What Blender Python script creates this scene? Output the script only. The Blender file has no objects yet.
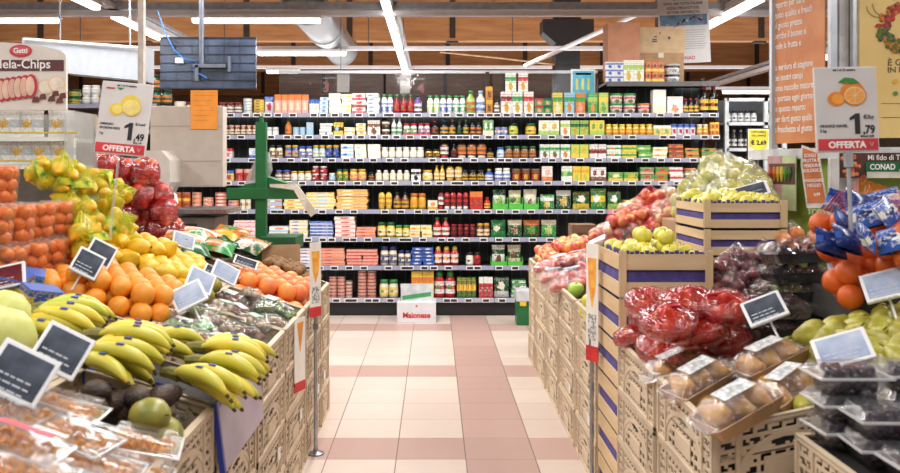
import bpy, bmesh, math, random
from mathutils import Vector, Matrix, Euler
random.seed(7)
S = bpy.context.scene
COL = S.collection
# ---------------------------------------------------------------- camera
F = 871.0; H = 1.5; VX, VY = 434.0, 170.0
cam_d = bpy.data.cameras.new('camera'); cam = bpy.data.objects.new('camera', cam_d); COL.objects.link(cam)
cam.location = (0, 0, H); cam.rotation_euler = (math.radians(90), 0, 0)
cam_d.sensor_width = 36; cam_d.lens = 36 * F / 900
cam_d.shift_x = (450 - VX) / 900; cam_d.shift_y = -(236.5 - VY) / 900
cam_d.clip_end = 100
cam_d.dof.use_dof = True; cam_d.dof.focus_distance = 6.0; cam_d.dof.aperture_fstop = 4.5
S.camera = cam
# ---------------------------------------------------------------- world, light, exposure
W = bpy.data.worlds.new('world'); S.world = W; W.use_nodes = True
W.node_tree.nodes['Background'].inputs[0].default_value = (1.0, 0.985, 0.97, 1)
W.node_tree.nodes['Background'].inputs[1].default_value = 0.34
def area(name, loc, sx, sy, watts, col=(1, .985, .965), rot=(0, 0, 0)):
    d = bpy.data.lights.new(name, 'AREA'); d.shape = 'RECTANGLE'; d.size = sx; d.size_y = sy; d.energy = watts; d.color = col
    o = bpy.data.objects.new(name, d); COL.objects.link(o); o.location = loc; o.rotation_euler = rot
    return o
# rows of fluorescent strips overhead (in front of the frame they hang out of sight above the aisle), then an added uplight
area('strip_or_fill_light', (-0.53, 4.6, 3.3), .16, 9.0, 180)
area('strip_or_fill_light', (-3.77, 5.1, 3.3), .16, 9.0, 190)
area('strip_or_fill_light', (3.45, 5.1, 3.3), .16, 8.0, 190)
area('strip_or_fill_light', (0.0, 7.0, 3.3), 8.0, .16, 190)
area('strip_or_fill_light', (0.0, 1.0, 3.3), 8.0, .16, 45)
area('strip_or_fill_light', (0.0, 13.0, 3.25), 9.0, .16, 260)
area('strip_or_fill_light', (0.0, 18.0, 3.2), 12.0, .16, 260)
area('strip_or_fill_light', (0.0, 15.0, 3.2), 16.0, 8.0, 480, rot=(math.radians(180), 0, 0))  # no fluorescent row: unseen upward panel added to brighten the wood ceiling
S.view_settings.view_transform = 'Standard'; S.view_settings.look = 'None'
S.view_settings.exposure = -0.04; S.view_settings.gamma = 1.0; S.view_settings.use_curve_mapping = False
S.cycles.use_denoising = True
S.cycles.max_bounces = 8; S.cycles.transparent_max_bounces = 24; S.cycles.caustics_reflective = False; S.cycles.caustics_refractive = False
S.cycles.sample_clamp_indirect = 4
# ---------------------------------------------------------------- helpers: colour and materials
def lin(c):
    out = []
    for v in c[:3]:
        v = v / 255.0
        out.append(v / 12.92 if v <= .04045 else ((v + .055) / 1.055) ** 2.4)
    return (out[0], out[1], out[2], 1)
MATS = {}
def base_mat(key):
    m = bpy.data.materials.new(key); m.use_nodes = True
    nt = m.node_tree; return m, nt, nt.nodes['Principled BSDF']
def N(nt, t, **kw):
    n = nt.nodes.new(t)
    for k, v in kw.items(): setattr(n, k, v)
    return n
def math_(nt, op, a, b=None, c=None):
    n = N(nt, 'ShaderNodeMath', operation=op)
    for i, v in enumerate((a, b, c)):
        if v is None: continue
        if isinstance(v, (int, float)): n.inputs[i].default_value = v
        else: nt.links.new(v, n.inputs[i])
    return n.outputs[0]
def mixc(nt, f, a, b):
    n = N(nt, 'ShaderNodeMix', data_type='RGBA')
    if isinstance(f, (int, float)): n.inputs[0].default_value = f
    else: nt.links.new(f, n.inputs[0])
    for s, v in ((6, a), (7, b)):
        if isinstance(v, tuple): n.inputs[s].default_value = v
        else: nt.links.new(v, n.inputs[s])
    return n.outputs[2]
def mat(c, rough=.5, metal=0, var=.12, scale=12, c2=None, bump=0, bscale=60, emit=0, spec=.5, key=None, coat=0, trans=0):
    k = ('m', c, rough, metal, var, scale, c2, bump, bscale, emit, spec, coat)
    if k in MATS: return MATS[k]
    m, nt, p = base_mat(key or 'surface'); MATS[k] = m
    tc = N(nt, 'ShaderNodeTexCoord')
    if c2 is None: c2 = tuple(v * (1 - var) for v in c)
    nz = N(nt, 'ShaderNodeTexNoise'); nz.inputs['Scale'].default_value = scale; nz.inputs['Detail'].default_value = 3
    nt.links.new(tc.outputs['Object'], nz.inputs['Vector'])
    r = N(nt, 'ShaderNodeMapRange'); r.inputs[1].default_value = .38; r.inputs[2].default_value = .62
    nt.links.new(nz.outputs[0], r.inputs[0])
    nt.links.new(mixc(nt, r.outputs[0], lin(c), lin(c2)), p.inputs['Base Color'])
    p.inputs['Roughness'].default_value = rough; p.inputs['Metallic'].default_value = metal
    p.inputs['Specular IOR Level'].default_value = spec
    p.inputs['Coat Weight'].default_value = coat
    if emit:
        p.inputs['Emission Color'].default_value = lin(c); p.inputs['Emission Strength'].default_value = emit
    if bump:
        bz = N(nt, 'ShaderNodeTexNoise'); bz.inputs['Scale'].default_value = bscale
        nt.links.new(tc.outputs['Object'], bz.inputs['Vector'])
        bn = N(nt, 'ShaderNodeBump'); bn.inputs['Strength'].default_value = bump; bn.inputs['Distance'].default_value = .01
        nt.links.new(bz.outputs[0], bn.inputs['Height']); nt.links.new(bn.outputs[0], p.inputs['Normal'])
    return m
def film(c=(255, 255, 255), amt=.16, rough=.12, bscale=30, bump=.6, tint=0.0, milk=None):
    """clear plastic: mostly transparent, with crinkled gloss"""
    k = ('f', c, amt, rough, bscale, tint, milk)
    if k in MATS: return MATS[k]
    m, nt, p = base_mat('clear_plastic'); MATS[k] = m
    tr = N(nt, 'ShaderNodeBsdfTransparent'); mx = N(nt, 'ShaderNodeMixShader')
    cl = lin(c); tr.inputs[0].default_value = tuple(1 - tint * (1 - v) for v in cl[:3]) + (1,)
    p.inputs['Base Color'].default_value = cl; p.inputs['Roughness'].default_value = .3
    gl = N(nt, 'ShaderNodeBsdfGlossy'); gl.inputs['Roughness'].default_value = rough; gl.inputs[0].default_value = (.9, .9, .9, 1)
    tc = N(nt, 'ShaderNodeTexCoord'); bz = N(nt, 'ShaderNodeTexNoise'); bz.inputs['Scale'].default_value = bscale; bz.inputs['Distortion'].default_value = 1.5
    nt.links.new(tc.outputs['Object'], bz.inputs['Vector'])
    bn = N(nt, 'ShaderNodeBump'); bn.inputs['Strength'].default_value = bump; bn.inputs['Distance'].default_value = .02
    nt.links.new(bz.outputs[0], bn.inputs['Height']); nt.links.new(bn.outputs[0], p.inputs['Normal'])
    lw = N(nt, 'ShaderNodeLayerWeight'); lw.inputs[0].default_value = .35
    nt.links.new(bn.outputs[0], lw.inputs['Normal']); nt.links.new(bn.outputs[0], gl.inputs['Normal'])
    f = math_(nt, 'MULTIPLY_ADD', lw.outputs['Facing'], .30, amt*.30)
    f = math_(nt, 'MINIMUM', f, 1.0)
    nt.links.new(f, mx.inputs[0]); nt.links.new(tr.outputs[0], mx.inputs[1]); nt.links.new(gl.outputs[0], mx.inputs[2])
    m2 = N(nt, 'ShaderNodeMixShader'); m2.inputs[0].default_value = (amt*.28 if milk is None else milk)
    nt.links.new(mx.outputs[0], m2.inputs[1]); nt.links.new(p.outputs[0], m2.inputs[2])
    nt.links.new(m2.outputs[0], nt.nodes['Material Output'].inputs[0])
    return m
def net(c, freq=260, thick=.42, back=.25, mode='xz'):
    """knotted plastic net: opaque threads, open cells"""
    k = ('n', c, freq, thick, back, mode)
    if k in MATS: return MATS[k]
    m, nt, p = base_mat('plastic_net'); MATS[k] = m
    p.inputs['Base Color'].default_value = lin(c); p.inputs['Roughness'].default_value = .3
    tr = N(nt, 'ShaderNodeBsdfTransparent'); mx = N(nt, 'ShaderNodeMixShader')
    tc = N(nt, 'ShaderNodeTexCoord'); sp = N(nt, 'ShaderNodeSeparateXYZ'); nt.links.new(tc.outputs['Object'], sp.inputs[0])
    a = math_(nt, 'ADD', sp.outputs[0], math_(nt, 'ADD', sp.outputs[2], sp.outputs[1]))
    b = math_(nt, 'SUBTRACT', sp.outputs[0], math_(nt, 'SUBTRACT', sp.outputs[2], sp.outputs[1]))
    sa = math_(nt, 'LESS_THAN', math_(nt, 'ABSOLUTE', math_(nt, 'SINE', math_(nt, 'MULTIPLY', a, freq))), thick)
    sb = math_(nt, 'LESS_THAN', math_(nt, 'ABSOLUTE', math_(nt, 'SINE', math_(nt, 'MULTIPLY', b, freq))), thick)
    f = math_(nt, 'MAXIMUM', math_(nt, 'MAXIMUM', sa, sb), back)
    nt.links.new(f, mx.inputs[0]); nt.links.new(tr.outputs[0], mx.inputs[1]); nt.links.new(p.outputs[0], mx.inputs[2])
    nt.links.new(mx.outputs[0], nt.nodes['Material Output'].inputs[0])
    return m
def pack(c1, c2, c3, style=0, rough=.35):
    """printed packaging: ground colour, a band of a second colour, a picture blob in a third, small print lines"""
    k = ('p', c1, c2, c3, style)
    if k in MATS: return MATS[k]
    m, nt, p = base_mat('printed_pack'); MATS[k] = m
    tc = N(nt, 'ShaderNodeTexCoord'); sp = N(nt, 'ShaderNodeSeparateXYZ'); nt.links.new(tc.outputs['Generated'], sp.inputs[0])
    x, z = sp.outputs[0], sp.outputs[2]
    lo, hi = ((.55, .78), (.0, .3), (.7, 1.01), (.35, .65))[style % 4]
    band = math_(nt, 'MULTIPLY', math_(nt, 'GREATER_THAN', z, lo), math_(nt, 'LESS_THAN', z, hi))
    col = mixc(nt, band, lin(c1), lin(c2))
    cz = (.28, .58, .38, .5)[style % 4]; cx = (.5, .5, .5, .35)[style % 4]
    dx = math_(nt, 'SUBTRACT', x, cx); dz = math_(nt, 'SUBTRACT', z, cz)
    d2 = math_(nt, 'ADD', math_(nt, 'MULTIPLY', dx, dx), math_(nt, 'MULTIPLY', dz, dz))
    nz = N(nt, 'ShaderNodeTexNoise'); nz.inputs['Scale'].default_value = 9; nt.links.new(tc.outputs['Generated'], nz.inputs['Vector'])
    d2 = math_(nt, 'MULTIPLY', d2, math_(nt, 'MULTIPLY_ADD', nz.outputs[0], 3.2, -.7))
    col = mixc(nt, math_(nt, 'LESS_THAN', d2, (.040, .04, .05, .03)[style % 4]), col, lin(c3))
    n2 = N(nt, 'ShaderNodeTexNoise'); n2.inputs['Scale'].default_value = 7.5; n2.inputs['Detail'].default_value = 4; nt.links.new(tc.outputs['Generated'], n2.inputs['Vector'])
    inner = math_(nt, 'MULTIPLY', math_(nt, 'GREATER_THAN', z, .08), math_(nt, 'LESS_THAN', z, .9))
    col = mixc(nt, math_(nt, 'MULTIPLY', math_(nt, 'MULTIPLY', math_(nt, 'GREATER_THAN', n2.outputs[0], .56), inner), .55), col, lin(c2))
    col = mixc(nt, math_(nt, 'MULTIPLY', math_(nt, 'MULTIPLY', math_(nt, 'LESS_THAN', n2.outputs[0], .40), inner), .5), col, lin(c1))
    # small print
    wv = math_(nt, 'GREATER_THAN', math_(nt, 'SINE', math_(nt, 'MULTIPLY', z, 75)), .25)
    zone = math_(nt, 'MULTIPLY', math_(nt, 'GREATER_THAN', z, .80), math_(nt, 'LESS_THAN', z, .95))
    wd = N(nt, 'ShaderNodeTexNoise'); wd.inputs['Scale'].default_value = 22; nt.links.new(tc.outputs['Generated'], wd.inputs['Vector'])
    txt = math_(nt, 'MULTIPLY', math_(nt, 'MULTIPLY', wv, zone), math_(nt, 'GREATER_THAN', wd.outputs[0], .48))
    col = mixc(nt, txt, col, lin(c2 if c2 != c1 else c3))
    nt.links.new(col, p.inputs['Base Color']); p.inputs['Roughness'].default_value = rough
    return m
def wood(c1, c2, scale=3, axis='X', rough=.6):
    k = ('w', c1, c2, scale, axis)
    if k in MATS: return MATS[k]
    m, nt, p = base_mat('wood'); MATS[k] = m
    tc = N(nt, 'ShaderNodeTexCoord'); mp = N(nt, 'ShaderNodeMapping')
    sc = {'X': (.12, 1, 1), 'Y': (1, .12, 1), 'Z': (1, 1, .12)}[axis]
    mp.inputs['Scale'].default_value = sc; nt.links.new(tc.outputs['Object'], mp.inputs[0])
    nz = N(nt, 'ShaderNodeTexNoise'); nz.inputs['Scale'].default_value = scale * 6; nz.inputs['Detail'].default_value = 5; nt.links.new(mp.outputs[0], nz.inputs['Vector'])
    r = N(nt, 'ShaderNodeMapRange'); r.inputs[1].default_value = .3; r.inputs[2].default_value = .7; nt.links.new(nz.outputs[0], r.inputs[0])
    nt.links.new(mixc(nt, r.outputs[0], lin(c1), lin(c2)), p.inputs['Base Color']); p.inputs['Roughness'].default_value = rough
    return m
# ---------------------------------------------------------------- helpers: geometry
def mesh_of(name, bm, mats, smooth=False):
    me = bpy.data.meshes.new(name); bm.to_mesh(me); bm.free()
    for m in (mats if isinstance(mats, (list, tuple)) else [mats]): me.materials.append(m)
    if smooth:
        for p in me.polygons: p.use_smooth = True
    return me
def link(name, data, parent=None, loc=(0, 0, 0), rot=(0, 0, 0), scale=None):
    o = bpy.data.objects.new(name, data); COL.objects.link(o)
    if parent is not None: o.parent = parent
    o.location = loc; o.rotation_euler = rot
    if scale is not None: o.scale = scale if isinstance(scale, (tuple, list, Vector)) else (scale,) * 3
    return o
LABELS = {}
def tag(o, label, cat, group=None):
    o['label'] = label; o['category'] = cat
    if group: o['group'] = group
    LABELS.setdefault(label, []).append(o.name)
    return o
def empty(name, label, cat, loc=(0, 0, 0), rot=(0, 0, 0), group=None):
    o = bpy.data.objects.new(name, None); COL.objects.link(o); o.location = loc; o.rotation_euler = rot
    o.empty_display_size = .05
    return tag(o, label, cat, group)
def struct(name, me, loc=(0, 0, 0), rot=(0, 0, 0)):
    o = link(name, me, None, loc, rot); o['kind'] = 'structure'; return o
def bx(bm, x0, x1, y0, y1, z0, z1, mi=0, bevel=0):
    vs = [bm.verts.new(v) for v in ((x0,y0,z0),(x1,y0,z0),(x1,y1,z0),(x0,y1,z0),(x0,y0,z1),(x1,y0,z1),(x1,y1,z1),(x0,y1,z1))]
    fs = [bm.faces.new([vs[i] for i in f]) for f in ((0,3,2,1),(4,5,6,7),(0,1,5,4),(1,2,6,5),(2,3,7,6),(3,0,4,7))]
    for f in fs: f.material_index = mi
    if bevel:
        es = list({e for f in fs for e in f.edges})
        bmesh.ops.bevel(bm, geom=es, offset=bevel, segments=2, affect='EDGES', profile=.6)
def box_mesh(name, w, d, h, m, bevel=.002):
    """centred on x and y, standing on z=0"""
    bm = bmesh.new(); bx(bm, -w/2, w/2, -d/2, d/2, 0, h, 0, min(bevel, w/4, d/4, h/4)); return mesh_of(name, bm, m)
def lathe(bm, prof, seg=16, mi=0, sx=1, sy=1, cx=0, cy=0, cap=True):
    rings = []
    for r, z in prof:
        if r < 1e-5: rings.append([bm.verts.new((cx, cy, z))])
        else: rings.append([bm.verts.new((cx + r*sx*math.cos(2*math.pi*i/seg), cy + r*sy*math.sin(2*math.pi*i/seg), z)) for i in range(seg)])
    fs = []
    for a, b in zip(rings, rings[1:]):
        for i in range(seg):
            j = (i+1) % seg
            if len(a) == 1 and len(b) == 1: continue
            if len(a) == 1: fs.append(bm.faces.new((a[0], b[j], b[i])))
            elif len(b) == 1: fs.append(bm.faces.new((a[i], a[j], b[0])))
            else: fs.append(bm.faces.new((a[i], a[j], b[j], b[i])))
    if cap:
        if len(rings[0]) > 1: fs.append(bm.faces.new(list(reversed(rings[0]))))
        if len(rings[-1]) > 1: fs.append(bm.faces.new(rings[-1]))
    for f in fs: f.material_index = mi
    return fs
def lathe_mesh(name, prof, m, seg=16, sx=1, sy=1, cap=True):
    bm = bmesh.new(); lathe(bm, prof, seg, 0, sx, sy, cap=cap)
    me = mesh_of(name, bm, m, True)
    return me
def tube(bm, pts, rad, seg=8, mi=0, caps=True):
    pts = [Vector(p) for p in pts]; rings = []
    up = None
    for i, p in enumerate(pts):
        t = (pts[min(i+1, len(pts)-1)] - pts[max(i-1, 0)]).normalized()
        if up is None: up = t.orthogonal().normalized()
        up = (up - t * up.dot(t)).normalized(); s = t.cross(up)
        r = rad[i] if isinstance(rad, (list, tuple)) else rad
        rings.append([bm.verts.new(p + (up*math.cos(2*math.pi*k/seg) + s*math.sin(2*math.pi*k/seg)) * r) for k in range(seg)])
    for a, b in zip(rings, rings[1:]):
        for i in range(seg):
            f = bm.faces.new((a[i], a[(i+1) % seg], b[(i+1) % seg], b[i])); f.material_index = mi
    if caps:
        bm.faces.new(list(reversed(rings[0]))).material_index = mi; bm.faces.new(rings[-1]).material_index = mi
def prism(bm, poly, y0, y1, mi=0):
    """poly in x,z extruded along y"""
    a = [bm.verts.new((x, y0, z)) for x, z in poly]; b = [bm.verts.new((x, y1, z)) for x, z in poly]
    n = len(poly); fs = [bm.faces.new(a), bm.faces.new(list(reversed(b)))]
    for i in range(n): fs.append(bm.faces.new((a[i], b[i], b[(i+1) % n], a[(i+1) % n])))
    for f in fs: f.material_index = mi
    bmesh.ops.recalc_face_normals(bm, faces=bm.faces[:])
def ell(cx, cz, rx, rz, n=20, a0=0, a1=360):
    return [(cx + rx*math.cos(math.radians(a0+(a1-a0)*i/n)), cz + rz*math.sin(math.radians(a0+(a1-a0)*i/n))) for i in range(n if a1-a0 == 360 else n+1)]
def text(s, size, m, parent, loc, rot=(math.pi/2, 0, 0), align='CENTER', bold=0.0, ext=.0004, name='lettering', sx=1.0):
    c = bpy.data.curves.new(name, 'FONT'); c.body = s; c.size = size; c.align_x = align; c.extrude = ext; c.offset = bold; c.space_line = 1.0
    c.materials.append(m); c.resolution_u = 3
    t = bpy.data.objects.new('text_curve', c); me = bpy.data.meshes.new_from_object(t); bpy.data.objects.remove(t)
    me.name = name
    if not me.materials: me.materials.append(m)
    o = link(name, me, parent, loc, rot); o.scale = (sx, 1, 1); return o
def P(px, py, Y): return Vector(((px-VX)*Y/F, Y, H-(py-VY)*Y/F))
ORD = ['first','second','third','fourth','fifth','sixth','seventh','eighth','ninth','tenth','eleventh','twelfth','thirteenth','fourteenth','fifteenth','sixteenth','seventeenth','eighteenth','nineteenth','twentieth']
# display slopes: height of the crate rims, left and right of the aisle
XL, XR, ZR = .655, .76, .79
AL, AR = math.radians(17), math.radians(12)
def zs(side, x):
    return ZR + (math.tan(AL)*(abs(x)-XL) if side < 0 else math.tan(AR)*(abs(x)-XR))
def on(px, py, dz=0.0):
    """point above the display slope seen at that pixel"""
    s = -1 if px < VX else 1
    t, x0 = (math.tan(AL), XL) if s < 0 else (math.tan(AR), XR)
    ux = abs(px-VX)/F; uz = (py-VY)/F
    Y = (H - (ZR + dz) + t*x0) / (uz + t*ux)
    return Vector((s*ux*Y, Y, H-uz*Y))
WHITE = mat((236, 236, 234), .45, var=.03); BLACK = mat((24, 24, 26), .5, var=.1); GREYM = mat((190, 194, 198), .35, .6, var=.05)
STEEL = mat((150, 153, 158), .3, .9, var=.05); DARKTXT = mat((35, 35, 45), .6, var=.05); REDP = mat((205, 45, 50), .45, var=.05); WTXT = mat((245, 240, 238), .6, var=.02)
GREEN = mat((22, 105, 55), .4, var=.08); CARD = mat((176, 140, 104), .8, var=.07); CARDL = mat((205, 178, 140), .8, var=.06)
# ================================================================ STRUCTURE
# floor: square tiles with pink rows every fifth row and one pink column
def floor_mat():
    m, nt, p = base_mat('tiled_floor')
    tc = N(nt, 'ShaderNodeTexCoord'); sp = N(nt, 'ShaderNodeSeparateXYZ'); nt.links.new(tc.outputs['Object'], sp.inputs[0])
    T = .3615
    u = math_(nt, 'DIVIDE', math_(nt, 'ADD', sp.outputs[0], 30*T - .163), T)
    v = math_(nt, 'DIVIDE', math_(nt, 'ADD', sp.outputs[1], 30*T - 4.513), T)
    iu, iv = math_(nt, 'FLOOR', u), math_(nt, 'FLOOR', v)
    fu, fv = math_(nt, 'FRACT', u), math_(nt, 'FRACT', v)
    pc = math_(nt, 'COMPARE', math_(nt, 'MODULO', iu, 10.0), 0.0, .1)
    pr = math_(nt, 'COMPARE', math_(nt, 'MODULO', iv, 5.0), 0.0, .1)
    pk = math_(nt, 'MAXIMUM', pc, pr)
    cb = N(nt, 'ShaderNodeCombineXYZ'); nt.links.new(iu, cb.inputs[0]); nt.links.new(iv, cb.inputs[1])
    wn = N(nt, 'ShaderNodeTexWhiteNoise'); nt.links.new(cb.outputs[0], wn.inputs[0])
    nz = N(nt, 'ShaderNodeTexNoise'); nz.inputs['Scale'].default_value = 7; nz.inputs['Detail'].default_value = 5; nt.links.new(tc.outputs['Object'], nz.inputs['Vector'])
    cream = mixc(nt, wn.outputs[0], lin((214, 198, 186)), lin((205, 188, 176)))
    pink = mixc(nt, wn.outputs[0], lin((188, 156, 146)), lin((179, 147, 137)))
    c = mixc(nt, pk, cream, pink)
    c = mixc(nt, math_(nt, 'MULTIPLY', nz.outputs[0], .18), c, lin((150, 130, 118)))
    g1 = math_(nt, 'MAXIMUM', math_(nt, 'LESS_THAN', fu, .013), math_(nt, 'LESS_THAN', fv, .008))
    c = mixc(nt, g1, c, lin((95, 85, 80)))
    nt.links.new(c, p.inputs['Base Color'])
    p.inputs['Roughness'].default_value = .38
    bn = N(nt, 'ShaderNodeBump'); bn.inputs['Strength'].default_value = .25; bn.inputs['Distance'].default_value = .002
    nt.links.new(math_(nt, 'SUBTRACT', 1.0, g1), bn.inputs['Height']); nt.links.new(bn.outputs[0], p.inputs['Normal'])
    return m
bm = bmesh.new(); bx(bm, -14, 14, -3, 31, -.1, 0); struct('floor', mesh_of('floor', bm, floor_mat()))
WOODB = wood((194, 146, 98), (162, 114, 72), 2.2, 'X'); WOODC = wood((184, 136, 90), (154, 108, 66), 2, 'X')
bm = bmesh.new(); bx(bm, -14, 14, -3, 31, 5.0, 5.1); struct('ceiling', mesh_of('ceiling', bm, WOODC))
bm = bmesh.new(); bx(bm, -14, 14, 30.9, 31, 0, 5); struct('wall_back', mesh_of('wall_back', bm, mat((186, 150, 120), .8)))
bm = bmesh.new(); bx(bm, -14.1, -14, -3, 31, 0, 5); struct('wall_left', mesh_of('wall_left', bm, mat((214, 210, 204), .8)))
bm = bmesh.new(); bx(bm, 14, 14.1, -3, 31, 0, 5); struct('wall_right', mesh_of('wall_right', bm, mat((214, 210, 204), .8)))
DKM = mat((52, 44, 40), .6)
for i, (y, zb) in enumerate(((5.5, 4.1), (11, 4.1), (16.5, 3.95), (22, 4.0), (28, 3.9))):
    bm = bmesh.new(); bx(bm, -14, 14, y, y+.24, zb, 5.0)
    o = struct('beam', mesh_of('beam', bm, WOODB))
    bm = bmesh.new()
    for k in range(-6, 7):
        xx = k*1.95 + .35
        bx(bm, xx-.055, xx+.055, y-.02, y+.001, zb+.05, 5.0)
        bx(bm, xx-.11, xx+.11, y+.03, y+.2, zb-.03, zb+.02)
    link('connector_plate', mesh_of('connector_plate', bm, DKM), o)
# rafters running to the back, paler wood
WOODR = wood((206, 152, 100), (176, 120, 74), 2.5, 'Y')
for i, x in enumerate((-11.4, -7.5, -3.6, .35, 4.2, 8.1, 12)):
    bm = bmesh.new(); bx(bm, x-.07, x+.07, -3, 31, 4.72, 5.0); struct('beam', mesh_of('beam', bm, WOODR))
RAILM = mat((226, 230, 236), .4, 0, var=.03); RAILD = mat((176, 182, 190), .4, 0)
# service rails carrying the strip lights
def rail_x(y, z, x0, x1, label, hh=.055, tray=False):
    bm = bmesh.new(); bx(bm, x0, x1, y-.05, y+.05, z, z+hh); 
    o = tag(link('ceiling_rail', mesh_of('ceiling_rail', bm, RAILM)), label, 'rail')
    if tray: bm = bmesh.new(); bx(bm, x0, x1, y-.04, y+.1, z+hh+.02, z+hh+.10); link('cable_tray', mesh_of('cable_tray', bm, RAILD), o)
    bm = bmesh.new()
    for k in range(int((x1-x0)/2.2)+1): tube(bm, [(x0+.6+k*2.2, y, z+.05), (x0+.6+k*2.2, y, 5.0)], .008, 6)
    link('hanger_rod', mesh_of('hanger_rod', bm, STEEL), o)
def rail_y(x, z, y0, y1, label, hh=.06):
    bm = bmesh.new(); bx(bm, x-.06, x+.06, y0, y1, z, z+hh)
    o = tag(link('ceiling_rail', mesh_of('ceiling_rail', bm, RAILM)), label, 'rail')
    bm = bmesh.new(); bx(bm, x-.1, x+.1, y0, y1, z+hh+.015, z+hh+.06); link('cable_tray', mesh_of('cable_tray', bm, RAILD), o)
rail_x(10.2, 3.30, -6.5, 4.9, 'long pale metal ceiling rail nearest above the tall goods wall', .06, True)
rail_x(13.3, 3.33, -6.0, 3.2, 'pale metal ceiling rail behind the silver duct, second from the shelves')
rail_x(17.0, 3.48, -7, 7, 'far pale metal ceiling rail low over the top of the shelves')
rail_x(19.0, 3.26, 4.5, 11, 'distant pale rail seen above the white framed bottle rack')
rail_y(-3.77, 3.38, -1, 14.8, 'pale ceiling rail running away above the hanging dark grid panel')
rail_y(-.53, 3.38, -2, 18, 'pale ceiling rail running away over the middle of the aisle')
rail_y(3.45, 3.38, -1, 13, 'pale ceiling rail running away beside the hanging store poster')
rail_y(5.2, 3.05, 11, 20, 'dark topped ceiling rail running away behind the orange poster stand')
TUBE = mat((255, 252, 248), .5, var=0, emit=5)
def lamp(x0, x1, y0, y1, z, label):
    along = 'x' if x1-x0 > y1-y0 else 'y'
    r = empty('strip_lamp', label, 'ceiling lamp', ((x0+x1)/2, (y0+y1)/2, z), group='fluorescent strip lamps under the ceiling rails')
    hx, hy = (x1-x0)/2, (y1-y0)/2
    bm = bmesh.new(); bx(bm, -hx, hx, -hy, hy, .035, .075, 0, .004); link('housing', mesh_of('housing', bm, WHITE), r)
    bm = bmesh.new()
    if along == 'x': bx(bm, -hx+.02, hx-.02, -hy+.015, hy-.015, -.015, .034, 0, .012)
    else: bx(bm, -hx+.015, hx-.015, -hy+.02, hy-.02, -.015, .034, 0, .012)
    link('light_tube', mesh_of('light_tube', bm, TUBE), r)
    return r
def lampx(px0, px1, Y, z, label):
    lamp((px0-VX)*Y/F, (px1-VX)*Y/F, Y-.055, Y+.055, z, label)
lampx(-70, 61, 10.08, 3.215, 'bright strip lamp on the nearest rail above the dried apple display')
lampx(191, 322, 10.08, 3.215, 'bright strip lamp on nearest rail beside the silver duct')
lampx(257, 347, 13.2, 3.25, 'bright strip lamp crossing in front of the duct end')
lampx(722, 790, 19.0, 3.18, 'distant strip lamp seen above the white framed bottle rack')
lampx(266, 300, 17, 3.40, 'small distant strip lamp just over the orange boxes on the top shelf')
for k, (a, b) in enumerate(((9.2, 11.4), (11.6, 13.6), (13.8, 15.4), (15.6, 17.6))):
    lamp(-.585, -.475, a, b, 3.3, '%s strip lamp from the front in the line over the aisle' % ORD[k])
lamp(-3.83, -3.71, 10.25, 12.0, 3.3, 'strip lamp running away above the lemon offer sign')
lamp(-3.83, -3.71, 8.3, 9.75, 3.3, 'strip lamp end peeping in above the hanging grid panel')
lamp(3.38, 3.52, 9.2, 11.2, 3.3, 'angled strip lamp between hanging store poster and poster stand')
lamp(5.14, 5.26, 11.4, 13.2, 2.98, 'angled strip lamp under the rail behind the orange poster')
# spiral duct
def spiral_mat():
    m, nt, p = base_mat('spiral_duct'); tc = N(nt, 'ShaderNodeTexCoord'); sp = N(nt, 'ShaderNodeSeparateXYZ'); nt.links.new(tc.outputs['Object'], sp.inputs[0])
    s = math_(nt, 'SINE', math_(nt, 'MULTIPLY', math_(nt, 'ADD', sp.outputs[1], math_(nt, 'MULTIPLY', sp.outputs[0], .2)), 50))
    nt.links.new(mixc(nt, math_(nt, 'GREATER_THAN', s, .9), lin((160, 164, 170)), lin((118, 122, 130))), p.inputs['Base Color'])
    p.inputs['Metallic'].default_value = .75; p.inputs['Roughness'].default_value = .35; return m
bm = bmesh.new(); tube(bm, [(-1.6, 10.6, 3.58), (-1.6, 11.9, 3.58), (-1.6, 15.1, 3.58)], .26, 32)
du = tag(link('air_duct', mesh_of('air_duct', bm, spiral_mat(), True)), 'fat round silver spiral air duct hanging over the goods wall', 'air duct')
bm = bmesh.new()
for y in (10.65, 12.6, 15.06): tube(bm, [(-1.6, y-.02, 3.58), (-1.6, y+.02, 3.58)], .275, 32)
link('seam_ring', mesh_of('seam_ring', bm, GREYM), du)
bm = bmesh.new()
for y in (11.5, 14.4): bx(bm, -1.62, -1.58, y, y+.02, 3.83, 5)
link('hanger_strap', mesh_of('hanger_strap', bm, STEEL), du)
# black funnel shaft
bm = bmesh.new(); Y = 14.0
q = [P(*a, Y) for a in ((543, 19), (594, 19), (594, 32), (580, 43), (580, 130), (556, 130), (556, 43), (543, 32))]
prism(bm, [(v.x, v.z) for v in q], Y, Y+.45)
fu = tag(link('ventilation_shaft', mesh_of('ventilation_shaft', bm, mat((38, 40, 46), .5))), 'black flared ventilation shaft rising behind the tall goods wall', 'ventilation shaft')
bm = bmesh.new(); a, b = P(556, 19, Y), P(582, 19, Y); bx(bm, a.x, b.x, Y+.1, Y+.4, a.z-.01, 5.0)
link('upper_shaft', mesh_of('upper_shaft', bm, mat((44, 46, 52), .5)), fu)
# tilted brace pipe and thin cable
bm = bmesh.new(); tube(bm, [P(525, 66, 13), P(668, 0, 11.0), P(716, -24, 11.0)], .032, 10)
tag(link('brace_pipe', mesh_of('brace_pipe', bm, RAILM, True)), 'pale slanting pipe between the black shaft and the stacked cartons', 'pipe')
bm = bmesh.new(); tube(bm, [P(440, 52, 14.1), P(500, 58, 14.1), P(558, 65, 14.1)], .014, 6)
tag(link('overhead_cable', mesh_of('overhead_cable', bm, mat((214, 180, 140), .6))), 'thin pale cable stretched toward the black ventilation shaft', 'cable')

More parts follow.
